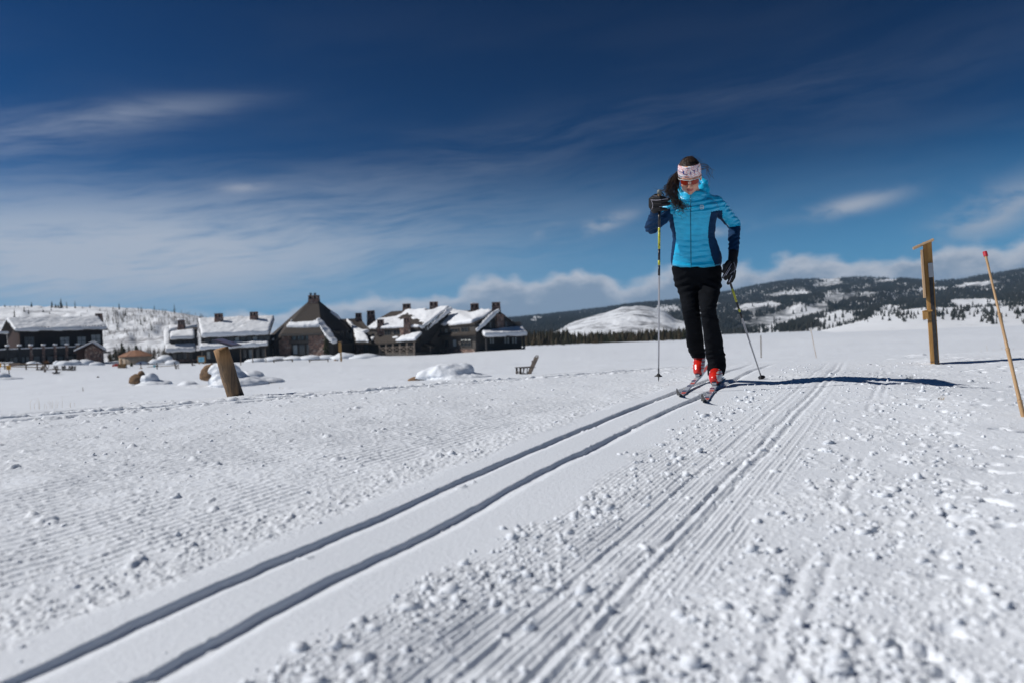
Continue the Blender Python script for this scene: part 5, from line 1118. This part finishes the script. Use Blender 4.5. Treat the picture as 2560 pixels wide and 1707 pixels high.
displace(tr, tr_disp); to_ = wear('trousers', tr, TROU)
bvT = BVHTree.FromPolygons([v.co + FEET for v in tr.vertices], [tuple(p.vertices) for p in tr.polygons])
sub('seam', strip(bvT, [(1722 + (y - 700) * .11, y) for y in np.linspace(690, 780, 24)], .002, -.0006), TROU, to_)

# ---- head, face and hidden body as one continuous figure
hc = P(1724, 442, 5.29); fw = Vector((-.26, -.965, -.0)).normalized(); tilt = math.radians(31); hf = (fw * math.cos(tilt) - Vector((0, 0, 1)) * math.sin(tilt)).normalized()
hr = hf.cross(Vector((0, 0, 1))).normalized(); hr = -hr if hr.x < 0 else hr; roll_h = math.radians(-2); hu = hr.cross(hf).normalized(); hu = -hu if hu.z < 0 else hu
HM = Matrix((hr, hf, hu)).transposed()             # local x right (picture), y forward, z up
def hp(x, y, z): return hc + HM @ Vector((x, y, z))
fb = MB(); ball(fb, hp(0, -.012, .035), (.075, .094, .088), HM, 24); ball(fb, hp(0, .022, -.045), (.060, .066, .072), HM, 20)
cone_chain(fb, [(hp(-.035, .02, -.075), .026), (hp(0, .052, -.100), .022), (hp(.035, .02, -.075), .026)]); ball(fb, hp(0, .068, -.098), (.020, .016, .015), HM)
cone_chain(fb, [(hp(0, .078, .0), .009), (hp(0, .096, -.036), .0115), (hp(0, .100, -.046), .0115)], 10); ball(fb, hp(-.013, .088, -.046), (.010, .012, .009), HM); ball(fb, hp(.013, .088, -.046), (.010, .012, .009), HM)
cone_chain(fb, [(hp(-.045, .066, .012), .012), (hp(0, .082, .012), .013), (hp(.045, .066, .012), .012)], 10)
for s in (-1, 1): ball(fb, hp(s * .042, .064, -.040), (.022, .020, .020), HM); ball(fb, hp(s * .077, -.012, -.012), (.010, .020, .032), HM)
cone_chain(fb, [(hp(-.019, .078, -.068), .005), (hp(0, .086, -.066), .0075), (hp(.019, .078, -.068), .005)], 8); cone_chain(fb, [(hp(-.016, .077, -.077), .005), (hp(0, .084, -.078), .0075), (hp(.016, .077, -.077), .005)], 8)
cone_chain(fb, [(hp(0, -.03, -.05), .052), (P(1733, 500, 5.45), .060), (P(1735, 530, 5.50), .085)])
cone_chain(fb, [(P(1735, 535, 5.52), .095), (P(1735, 590, 5.57), .085), (P(1740, 680, 5.66), .10)])
for a, b, c, r in ((sR, eR, wR, .038), (sL, eL, wL, .038)): cone_chain(fb, [(P(1735, 520, 5.48), .06), (a, .05)]); cone_chain(fb, [(a, .045), (b, .036)]); cone_chain(fb, [(b, .036), (c, .024)])
for L in (LEG_R, LEG_L):
    q = [(P((t[1] + t[2]) / 2, t[0], t[3]), .5 * (t[2] - t[1]) / 2 * t[3] / F) for t in L[:-1]]; cone_chain(fb, [(P(1742, 680, 5.66), .08), q[0]] + q[1:])
bodym = fuse(fb, .0042, 2); c_, a_, b_ = faces_px(bodym); loc = (c_ - np.array(hc)) @ np.array(HM)
lip = (np.abs(loc[:, 0]) < .024) & (loc[:, 2] > -.084) & (loc[:, 2] < -.062) & (loc[:, 1] > .076); bodym.polygons.foreach_set('material_index', lip.astype(np.int32))
body = wear('body', bodym, [SKIN, mat('lips', (.40, .12, .10), .4)])
for s in (-1, 1):
    e = MB(); ball(e, hp(s * .031, .068, -.010), (.012, .010, .011), HM, 12); sub('eye', e, mat('eye', (.05, .03, .025), .2), body)
# headband
n = 44; vs = []; fs = []
prof = [(.012, 1.02), (.022, 1.05), (.045, 1.06), (.068, 1.045), (.088, 1.0), (.098, .945), (.096, .92)]
for z, s in prof:
    for k in range(n): t = 2 * math.pi * k / n; vs.append(hp(.0785 * s * math.cos(t), -.012 + .0965 * s * math.sin(t), z + .010 * math.sin(t) - .004))
for i in range(len(prof) - 1):
    for k in range(n): k2 = (k + 1) % n; fs.append((i * n + k, i * n + k2, (i + 1) * n + k2, (i + 1) * n + k))
def band_mat():
    m = bpy.data.materials.new('headband_print'); m.use_nodes = True; t = NT(m.node_tree); b = m.node_tree.nodes['Principled BSDF']; v = t.n('ShaderNodeTexCoord').outputs['Object']
    mp = t.n('ShaderNodeMapping'); t.put(mp.inputs[0], v); rot = HM.to_4x4().inverted().to_euler(); mp.inputs['Rotation'].default_value = rot; x, y, z = t.sep(mp.outputs[0])
    c = (.80, .78, .80)
    def stripes(base, su, sv, ou, col, thr, gapu, seed):
        """rows of short bars on a staggered grid"""
        row = t.m('FLOOR', t.m('MULTIPLY', sv, 1.0)); u = t.m('ADD', su, t.m('MULTIPLY', row, ou)); cu = t.m('FLOOR', u); fu = t.m('SUBTRACT', u, cu); fv = t.m('SUBTRACT', sv, row)
        wn = t.n('ShaderNodeTexWhiteNoise', noise_dimensions='3D'); t.put(wn.inputs['Vector'], t.xyz(cu, row, seed)); on = t.m('GREATER_THAN', wn.outputs['Value'], thr)
        msk = t.m('MULTIPLY', t.m('MULTIPLY', t.m('GREATER_THAN', fu, gapu), t.m('LESS_THAN', t.m('ABSOLUTE', t.m('SUBTRACT', fv, .5)), .24)), on); return t.mix(msk, base, col)
    c = stripes(c, t.m('MULTIPLY', x, 55), t.m('MULTIPLY', z, 150), .37, (.60, .18, .20), .42, .2, 1.0)
    c = stripes(c, t.m('MULTIPLY', z, 42), t.m('MULTIPLY', x, 120), .29, (.72, .34, .34), .55, .25, 2.0)
    c = stripes(c, t.m('MULTIPLY', x, 32), t.m('MULTIPLY', z, 90), .61, (.02, .03, .16), .80, .3, 3.0)
    c = stripes(c, t.m('MULTIPLY', z, 30), t.m('MULTIPLY', x, 75), .41, (.03, .05, .22), .86, .3, 4.0)
    c = stripes(c, t.m('MULTIPLY', x, 40), t.m('MULTIPLY', z, 95), .13, (.75, .28, .06), .88, .3, 5.0)
    t.put(b.inputs['Base Color'], c); b.inputs['Roughness'].default_value = .7; return m
hb = MB().add(vs, fs); hbo = sub('headband', hb, band_mat(), person)
# sunglasses
LENS = mat('red_lens', (.26, .022, .008), .22, spec=.4); WFR = mat('white_frame', (.72, .70, .66), .35); gl = empty('sunglasses', (0, 0, 0)); gl.parent = person
def glass_pt(t, z): return hp(.082 * math.sin(t), .000 + .1015 * math.cos(t), z)
for s in (-1, 1):
    N1, N2 = 11, 6; vs = []
    for i in range(N1):
        f = i / (N1 - 1); t = s * (.10 + .80 * f); hh = .0155 * math.sin(math.pi * (f * .86 + .08)) ** .45; zc = -.008 - .004 * (1 - f)
        for j in range(N2): vs.append(glass_pt(t, zc + hh * (1 - 2 * j / (N2 - 1)) - (.004 if j == N2 - 1 else 0)))
    ln = MB().add(vs, [(i * N2 + j, i * N2 + j + 1, (i + 1) * N2 + j + 1, (i + 1) * N2 + j) for i in range(N1 - 1) for j in range(N2 - 1)])
    ln.add([v + HM @ Vector((0, -.0022, 0)) for v in vs], [(i * N2 + j, (i + 1) * N2 + j, (i + 1) * N2 + j + 1, i * N2 + j + 1) for i in range(N1 - 1) for j in range(N2 - 1)])
    sub('lens', ln, LENS, gl)
    sub('temple', MB().tube([glass_pt(s * .88, .002), hp(s * .083, .02, .0), hp(s * .082, -.03, -.002)], .0032, 6), WFR, gl)
sub('frame', MB().tube([glass_pt(t, .0085 - .0045 * math.exp(-(t / .12) ** 2)) for t in np.linspace(-.9, .9, 25)], .0024, 6).tube([glass_pt(-.11, -.004), glass_pt(-.09, -.02)], .002, 5).tube([glass_pt(.11, -.004), glass_pt(.09, -.02)], .002, 5), WFR, gl)

# ---- hair
hm = MB(); cap = MB(); ball(cap, hp(0, -.022, .046), (.0795, .094, .090), HM, 24); capm = fuse(cap, .006, 1)
displace(capm, lambda v, n: .006 * (fbm(v[:, 0] * 120, v[:, 1] * 40 + v[:, 2] * 40, 5, 3) - .3))
hairo = wear('hair', capm, HAIR)
gh = random.Random(4)
def strand(mb, ctrl, w, curl, freq, ph, r0=.0011):
    pts = []; N = 22
    for i in range(N):
        f = i / (N - 1) * (len(ctrl) - 1); k = min(int(f), len(ctrl) - 2); t = f - k; t = t * t * (3 - 2 * t) * .4 + t * .6
        p = Vector(ctrl[k]).lerp(Vector(ctrl[k + 1]), t); g = i / (N - 1)
        pts.append(p + Vector((math.cos(g * freq + ph), .6 * math.sin(g * freq * 1.1 + ph), .5 * math.sin(g * freq + ph * 2))) * curl * g)
    mb.tube(pts, [r0 * (1.3 - i / (N - 1) * .8) for i in range(N)], 3, cap=False)
locks = [((1694, 432), (1684, 446), (1672, 468), (1672, 492), (1684, 515)), ((1694, 436), (1680, 456), (1676, 480), (1688, 505), (1698, 524)), ((1695, 440), (1688, 462), (1686, 488), (1696, 512), (1706, 530)), ((1692, 434), (1678, 450), (1668, 474), (1666, 478), (1664, 482)), ((1696, 445), (1690, 470), (1692, 498), (1706, 516), (1714, 522)), ((1694, 438), (1683, 452), (1674, 476), (1680, 500), (1690, 512)), ((1697, 448), (1692, 468), (1690, 490), (1700, 508), (1704, 518))]
for i in range(170):
    L = gh.choice(locks); c = gh.uniform(.5, 1.0); d = [(P(a + gh.gauss(0, 2.4 + 1.5 * q), b + gh.gauss(0, 2.5 + 1.2 * q), 5.33 - .035 * q + gh.gauss(0, .012))) for q, (a, b) in enumerate(L)]
    strand(hm, d, 0, .024 * gh.uniform(.3, 1.3), gh.uniform(14, 34), gh.uniform(0, 6.28), .0013 * gh.uniform(.7, 1.3))
for i in range(12):
    a, b = gh.uniform(-3, 3), gh.uniform(-5, 5); e = gh.uniform(.0, 1.4); dr = gh.uniform(-14, 10)
    d = [P(1745 + a, 420 + b * 2.2, 5.33), P(1763 + 6 * e + a, 417 + b + dr * .3, 5.36), P(1768 + 12 * e, 436 + b + dr, 5.38), P(1770 + 15 * e + a, 462 + b * 2 + dr, 5.38), P(1772 + 18 * e * gh.random(), 482 + b * 2, 5.37)]
    strand(hm, d[:gh.choice((3, 3, 4))], 0, .012, gh.uniform(6, 16), gh.uniform(0, 6.28), .0013)
for i in range(420):                                         # combed back over the crown
    x = gh.uniform(-.95, .95); pts = []
    for f in np.linspace(-.25, 1.0, 5):
        an = f * 2.3; rr = math.sqrt(max(0, 1 - x * x)); pts.append(hp(.0815 * x * (1 - .15 * f), -.022 + .0965 * rr * math.cos(an + .15), .046 + .0925 * rr * math.sin(an + .15) + gh.uniform(-.002, .005)))
    strand(hm, pts, 0, .003, gh.uniform(4, 9), gh.uniform(0, 6), .0012)
for i in range(36):
    t = gh.uniform(-1.5, 1.5); p0 = hp(.078 * math.sin(t), -.02, .046 + .088 * math.cos(t)); strand(hm, [p0, p0 + Vector((gh.uniform(-.01, .03), 0, .012)), p0 + Vector((gh.uniform(0, .05), 0, gh.uniform(-.01, .02)))], 0, .004, 8, gh.uniform(0, 6), .0007)
sub('loose_hair', hm, HAIR, hairo)

# ---- gloves
def glove(name, palm, fingers, thumb, seams, wrist):
    gb = MB(); cone_chain(gb, palm); cone_chain(gb, wrist)
    for f in fingers + [thumb]: cone_chain(gb, f, 10)
    me = fuse(gb, .0028, 1); bv = BVHTree.FromPolygons([v.co for v in me.vertices], [tuple(p.vertices) for p in me.polygons])
    tips = [(P_, r) for P_, r in ((f[-1][0], f[-1][1]) for f in fingers)]
    o = wear(name, me, GLOVE)
    for pix, r in seams: sub('seam', strip(bv, pix, r, .0006, 5), PIPE, o)
    return o
q = lambda *a: [(P(x, y, Y), r) for x, y, Y, r in a]
RH = 5.14
glove('glove', q((1639, 524, RH + .05, .034), (1634, 514, RH + .01, .037), (1633, 500, RH, .034), (1640, 494, RH + .01, .026)),
      [q((1634, 497, RH - .02, .0165), (1650, 496, RH - .045, .0155), (1661, 496, RH - .03, .0135)), q((1633, 504, RH - .02, .0165), (1652, 503.5, RH - .05, .0155), (1672, 499, RH - .03, .0125)),
       q((1633, 512, RH - .02, .016), (1653, 512, RH - .045, .0150), (1672, 510.5, RH - .025, .0125)), q((1635, 521, RH - .015, .015), (1650, 523, RH - .035, .014), (1665, 524, RH - .02, .012))],
      q((1641, 497, RH + .02, .018), (1652, 492, RH + .035, .016), (1659, 499, RH + .02, .013)),
      [([(1634 + i * 1.0, 490.5 + .6 * math.sin(i * .25)) for i in range(22)], .0013), ([(1627 + i * 1.0, 500.5 - i * .03 + 1.2 * math.sin(i * .11)) for i in range(44)], .0013), ([(1629 + 3 * math.sin(i * .26), 503 + i * 1.8) for i in range(13)], .0012), ([(1648 + i, 517.5 - .10 * i) for i in range(20)], .0012), ([(1646 + i, 530 - .03 * i) for i in range(18)], .0010)],
      q((1641, 530, RH + .075, .037), (1640, 524, RH + .05, .037)))
LH = 5.49
glove('glove', q((1832, 640, LH + .02, .034), (1832, 655, LH, .037), (1829, 670, LH - .01, .036), (1828, 680, LH - .005, .030)),
      [q((1824, 668, LH - .03, .0165), (1815, 682, LH - .045, .0155), (1809, 694, LH - .035, .0125)), q((1828, 674, LH - .03, .0165), (1821, 689, LH - .045, .0155), (1814, 698, LH - .035, .0125)),
       q((1832, 680, LH - .025, .016), (1827, 697, LH - .04, .015), (1820.5, 709, LH - .03, .0125)), q((1836, 678, LH - .01, .015), (1834, 694, LH - .02, .014), (1829, 704, LH - .01, .012))],
      q((1821, 656, LH - .03, .018), (1813, 666, LH - .055, .0155), (1809, 680, LH - .055, .013)),
      [([(1829 - i * .95, 660 + i * 1.55) for i in range(23)], .0016), ([(1826 - i * .9, 671 + i * 1.4) for i in range(14)], .0022), ([(1830 - i * .7, 690 + i * 1.5) for i in range(12)], .0026), ([(1834 + 4 * math.sin(i * .22), 656 + i * 2) for i in range(14)], .0012), ([(1840 - i * 1.0, 674 + i * .75) for i in range(16)], .0012)],
      q((1834, 630, LH + .05, .038), (1833, 640, LH + .02, .037)))

# ---- boots, bindings, skis
REDB = mat('red_boot', (.62, .02, .010), .3, spec=.5, col2=(.48, .012, .008), vscale=25, coat=.3); WHB = mat('white_boot_panel', (.62, .60, .60), .4); SOLE = mat('boot_sole', (.02, .02, .022), .6)
tdir = Vector((-.455, -.89, 0)).normalized(); tsid = Vector((.89, -.455, 0)).normalized()
def boot(toe, heel, ankle, r=1.0):
    bb = MB(); sole = []
    up = Vector((0, 0, 1)); ax_ = (toe - heel).normalized(); L = (toe - heel).length
    mid = heel.lerp(toe, .55)
    cone_chain(bb, [(heel + up * .040, .042), (mid + up * .046, .050), (toe - ax_ * .030 + up * .036, .049), (toe - ax_ * .008 + up * .028, .042)])
    cone_chain(bb, [(heel + up * .05 + ax_ * .01, .046), (ankle, .052), (ankle + (ankle - heel) * .25, .050)]); cone_chain(bb, [(mid + up * .055, .050), (ankle, .052)])
    me = fuse(bb, .0045, 2); c, a, b = faces_px(me); lateral = (c - np.array(toe)) @ np.array(tsid); hgt = c[:, 2] - toe.z
    w = (np.abs(lateral - (np.array(ankle - toe) @ np.array(tsid)) * np.clip(hgt / max(ankle.z - toe.z, .02), 0, 1)) > .033) & (hgt > .012); saw = np.sin(c[:, 2] * 260) > .55
    me.polygons.foreach_set('material_index', (w & ~(saw & (hgt > .05))).astype(np.int32)); o = wear('boot', me, [REDB, WHB])
    s = MB(); cone_chain(s, [(heel - up * .002, .030), (mid - up * .002, .036), (toe - ax_ * .02, .030)], 12); sm = s.mesh('sole', FEET, smooth_shade=True)
    for v in sm.vertices: pass
    link('sole', sm, SOLE, o)
    lc = MB()
    for k in range(4): f = .35 + .14 * k; p = mid.lerp(ankle, f) + ax_ * .040; lc.tube([p - tsid * .022, p + ax_ * .006, p + tsid * .022], .0022, 5)
    sub('lace', lc, mat('red_lace', (.45, .02, .012), .5), o); return o
def track_x(y, side): return float(np.interp(y, _gy, _gx)) - (.235 / math.cos(math.atan(.51)) if side < 0 else 0)
# front ski lies flat in the right groove, rear ski is lifted behind
def ski(label, tip, bind, tail_drop, lift):
    """tip and bind are points of the running surface; builds board with up-turned shovel"""
    d = (bind - tip).normalized(); side = Vector((-d.y, d.x, 0)).normalized(); side = side if side.x > 0 else -side
    root = tag(empty('ski', bind), label, 'ski', 'pair of cross country skis'); L = (bind - tip).length; prof = []
    for f in np.linspace(0, 1, 10): prof.append((-.20 + .20 * f, .072 * (1 - f) ** 1.9, .003 + .016 * min(1, f * 1.6 + .05)))
    for f in np.linspace(.04, 1, 26): prof.append((f * (L + .75), 0.0, 0.0195 - .002 * math.sin(math.pi * f)))
    vs = []; fs = []; n = 6
    for s, z, hw in prof:
        cam_ = .0; c = tip + d * s + Vector((0, 0, z)); flex = lift * max(0, (s - L) / .75) ** 1.5 if s > L else 0; c.z += flex; t = .006 if s < .1 else .006 + .012 * math.exp(-((s - L) / .45) ** 2)
        for a, b in ((-1, 0), (1, 0), (1, .6), (.85, 1), (-.85, 1), (-1, .6)): vs.append(c + side * hw * a + Vector((0, 0, t * b)))
    m = len(prof)
    for i in range(m - 1):
        for k in range(n): fs.append((i * n + k, i * n + (k + 1) % n, (i + 1) * n + (k + 1) % n, (i + 1) * n + k))
    fs.append(tuple(range(n))[::-1]); fs.append(tuple(range((m - 1) * n, m * n))); mb = MB().add(vs, fs)
    mb.mi = [1 if (j < (m - 1) * n and j % n == 0) else 0 for j in range(len(fs))]
    o = mb.build('board', [SKIW, SKIBASE], root)
    for s0, s1, col in ((.015, .10, SKIRED), (.12, .17, SKINAVY), (L * .40, L * .46, SKINAVY), (L * .52, L * .60, SKIRED), (L * .66, L * .74, SKINAVY), (L + .22, L + .62, SKIRED)):
        g = MB(); a0 = tip + d * s0; a1 = tip + d * s1; zf = lambda s: (.006 + .012 * math.exp(-((s - L) / .45) ** 2)) + .0008 + (lift * max(0, (s - L) / .75) ** 1.5 if s > L else 0)
        N = 6; vv = []; ff = []
        for i in range(N + 1):
            s = s0 + (s1 - s0) * i / N; c = tip + d * s + Vector((0, 0, zf(s)))
            for w_ in (-.016, .014): vv.append(c + side * (w_ + (.006 if col is SKIRED else -.002)))
        g.add(vv, [(i * 2, i * 2 + 1, i * 2 + 3, i * 2 + 2) for i in range(N)]); g.build('graphic', col, o).location = (0, 0, 0)
    bz = .018; b = MB(); b.box(bind + Vector((0, 0, bz + .006)), (.04, .11, .014), Matrix.Rotation(math.atan2(d.y, d.x) - math.pi / 2, 3, 'Z')); b.build('binding_plate', SOLE, root)
    b = MB(); b.tube([bind - d * .075 - side * .016 + Vector((0, 0, bz + .02)), bind - d * .075 + side * .016 + Vector((0, 0, bz + .02))], .010, 10); b.box(bind - d * .055 + Vector((0, 0, bz + .014)), (.03, .05, .02), Matrix.Rotation(math.atan2(d.y, d.x) - math.pi / 2, 3, 'Z')); b.build('toe_clip', mat('steel', (.6, .6, .62), .25, metal=1.0), root)
    return root
SKIW = mat('ski_white', (.62, .62, .64), .3, spec=.5, col2=(.48, .49, .52), vscale=6, coat=.4); SKIBASE = mat('ski_base', (.035, .033, .034), .4); SKIRED = mat('ski_red', (.55, .10, .07), .35); SKINAVY = mat('ski_navy', (.04, .05, .13), .35)
tipF = P(1763, 998, 4.66); tipF.z = gz(tipF.x, tipF.y) + .004; bF = Vector((P(1788, 965, 5.44).x, 5.44, 0)); bF.z = gz(bF.x, bF.y) + .006
tipR = P(1704, 985, 5.02); tipR.z = gz(tipR.x, tipR.y) + .004; bR = P(1747, 944, 5.86)
ski('right-hand ski in the picture, lying flat under the front boot', tipF, bF, 0, -.005); ski('left-hand ski in the picture, lifting off behind the rear boot', tipR, bR, 0, .03)
up = Vector((0, 0, 1)); dF_ = (bF - tipF).normalized(); dR_ = (bR - tipR).normalized()
boot(bF - dF_ * .035 + up * .03, bF + dF_ * .21 + up * .035, P(1792, 930, 5.585)); boot(bR - dR_ * .03 + up * .03, bR + dR_ * .15 + up * .13, P(1748, 893, 5.93))

# ---- poles
SHAFT = mat('pole_silver', (.42, .43, .46), .3, metal=.5, coat=.4); PBLK = mat('pole_black', (.02, .02, .022), .35); PYEL = mat('pole_yellow', (.46, .47, .045), .4); CORK = mat('grip_cork', (.36, .24, .13), .8, col2=(.22, .15, .09), vscale=60); GRIPG = mat('grip_grey', (.13, .15, .15), .5)
def pole(label, top, tip, flip, yel=((.19, .30), (.36, .385)), letters=''):
    root = tag(empty('ski_pole', tip), label, 'ski pole', 'pair of ski poles'); d = (tip - top); L = d.length; u = d.normalized(); at_ = lambda f: top + d * f
    MB().tube([at_(.05), at_(.40), at_(.93)], [.0082, .0078, .0052], 12).build('shaft', SHAFT, root, smooth_shade=True)
    MB().tube([at_(.105), at_(.188)], .0086, 12).build('upper_sleeve', PBLK, root, smooth_shade=True); mb = MB().tube([at_(.302), at_(.358)], .0084, 12).tube([at_(.387), at_(.44)], .0082, 12); mb.build('dark_sleeve', PBLK, root, smooth_shade=True)
    for a, b in yel:
        o = MB().tube([at_(a), at_(b)], .0088, 14).build('yellow_sleeve', PYEL, root, smooth_shade=True)
        if b - a > .05:
            # black slanted lettering wrapped on the sleeve, read along the shaft
            x = u.cross(Vector((0, 1, 0))).normalized(); y = u.cross(x); tc = bpy.data.curves.new('t', 'FONT'); tc.body = 'SWIX'; tc.size = .020; tc.shear = .3; tc.space_character = 1.25; to = bpy.data.objects.new('t', tc); COL.objects.link(to)
            dg = bpy.context.evaluated_depsgraph_get(); tm = bpy.data.meshes.new_from_object(to.evaluated_get(dg)); bpy.data.objects.remove(to); bpy.data.curves.remove(tc)
            xs = [v.co.x for v in tm.vertices]; x1 = max(xs); scl = (b - a) * L * .85 / x1; fc = -y if y.y > 0 else y; sd_ = u.cross(fc)
            for v in tm.vertices:
                ang = (v.co.y - .0075) / .0092; p = at_(a + (b - a) * .08) + u * (v.co.x * scl) + (fc * math.cos(ang) + sd_ * math.sin(ang)) * .0093; v.co = p - tip
            link('lettering', tm, PBLK, o)
    g = MB(); pr = [(-.006, .008), (-.004, .0145), (.006, .0165), (.018, .0150), (.03, .0125), (.055, .0118), (.075, .0125), (.10, .0115)]
    g.tube([top + u * (z) for z, r in pr], [r for z, r in pr], 14); g.build('grip', CORK, root, smooth_shade=True); MB().tube([top + u * z for z in (-.010, -.004, .010, .022)], [.008, .0155, .0175, .0158], 14).build('grip_head', GRIPG, root, smooth_shade=True)
    sp = u.cross(Vector((0, 0, 1))); sp = Vector((1, 0, 0)) if sp.length < .05 else sp.normalized(); MB().tube([top + u * .004 + Vector((.012, 0, 0)), top + u * .03 + Vector((.028, -.01, 0)), top + u * .07 + Vector((.03, -.005, -.01)), top + u * .10 + Vector((.012, 0, 0))], .0035, 6).build('strap', PBLK, root)
    bc = at_(.965); R = u.to_track_quat('Z', 'Y').to_matrix(); n = 18; bk = MB(); pr = [(.006, -.012), (.010, -.010), (.016, .0), (.029, .006), (.031, .010), (.028, .010), (.012, .006), (.006, .012)]
    bk.add([bc + R @ Vector((r * math.cos(6.2832 * j / n) * (1.0 if j < n / 2 + 1 else .75), r * math.sin(6.2832 * j / n), z)) for r, z in pr for j in range(n)], [(i * n + j, i * n + (j + 1) % n, (i + 1) * n + (j + 1) % n, (i + 1) * n + j) for i in range(len(pr) - 1) for j in range(n)]); bk.build('basket', PBLK, root, smooth_shade=True)
    MB().tube([at_(.93), at_(.985), at_(1.0)], [.0062, .005, .0015], 8).build('tip', mat('carbide_tip', (.12, .12, .13), .4, metal=.6), root)
pole('upright ski pole held in the raised hand at the left', P(1648.5, 478, RH - .01), P(1646.5, 953, 5.22), 1)
pole('slanting ski pole planted behind the skier at the right', P(1811, 664, LH - .045), P(1906, 950, 5.88), -1)
# ================================================================== HAZE
def haze_box(dens):
    bm = bmesh.new(); bmesh.ops.create_cube(bm, size=1.0); me = bpy.data.meshes.new('haze'); bm.to_mesh(me); bm.free()
    zlo, zhi = -40.0, 175.0
    o = link('haze', me, None); o.location = (0, 0, (zlo + zhi) / 2); o.scale = (6800, 6800, zhi - zlo); tag(o, 'thin blue air over the valley', None, None, 'stuff')
    m = bpy.data.materials.new('haze'); m.use_nodes = True; nt = m.node_tree; nt.nodes.remove(nt.nodes['Principled BSDF']); v = nt.nodes.new('ShaderNodeVolumePrincipled')
    v.inputs['Density'].default_value = dens; v.inputs['Color'].default_value = (.45, .70, 1.0, 1); v.inputs['Anisotropy'].default_value = 0.2
    nt.links.new(v.outputs[0], nt.nodes['Material Output'].inputs['Volume']); me.materials.append(m); return o
haze_box(0.00012)
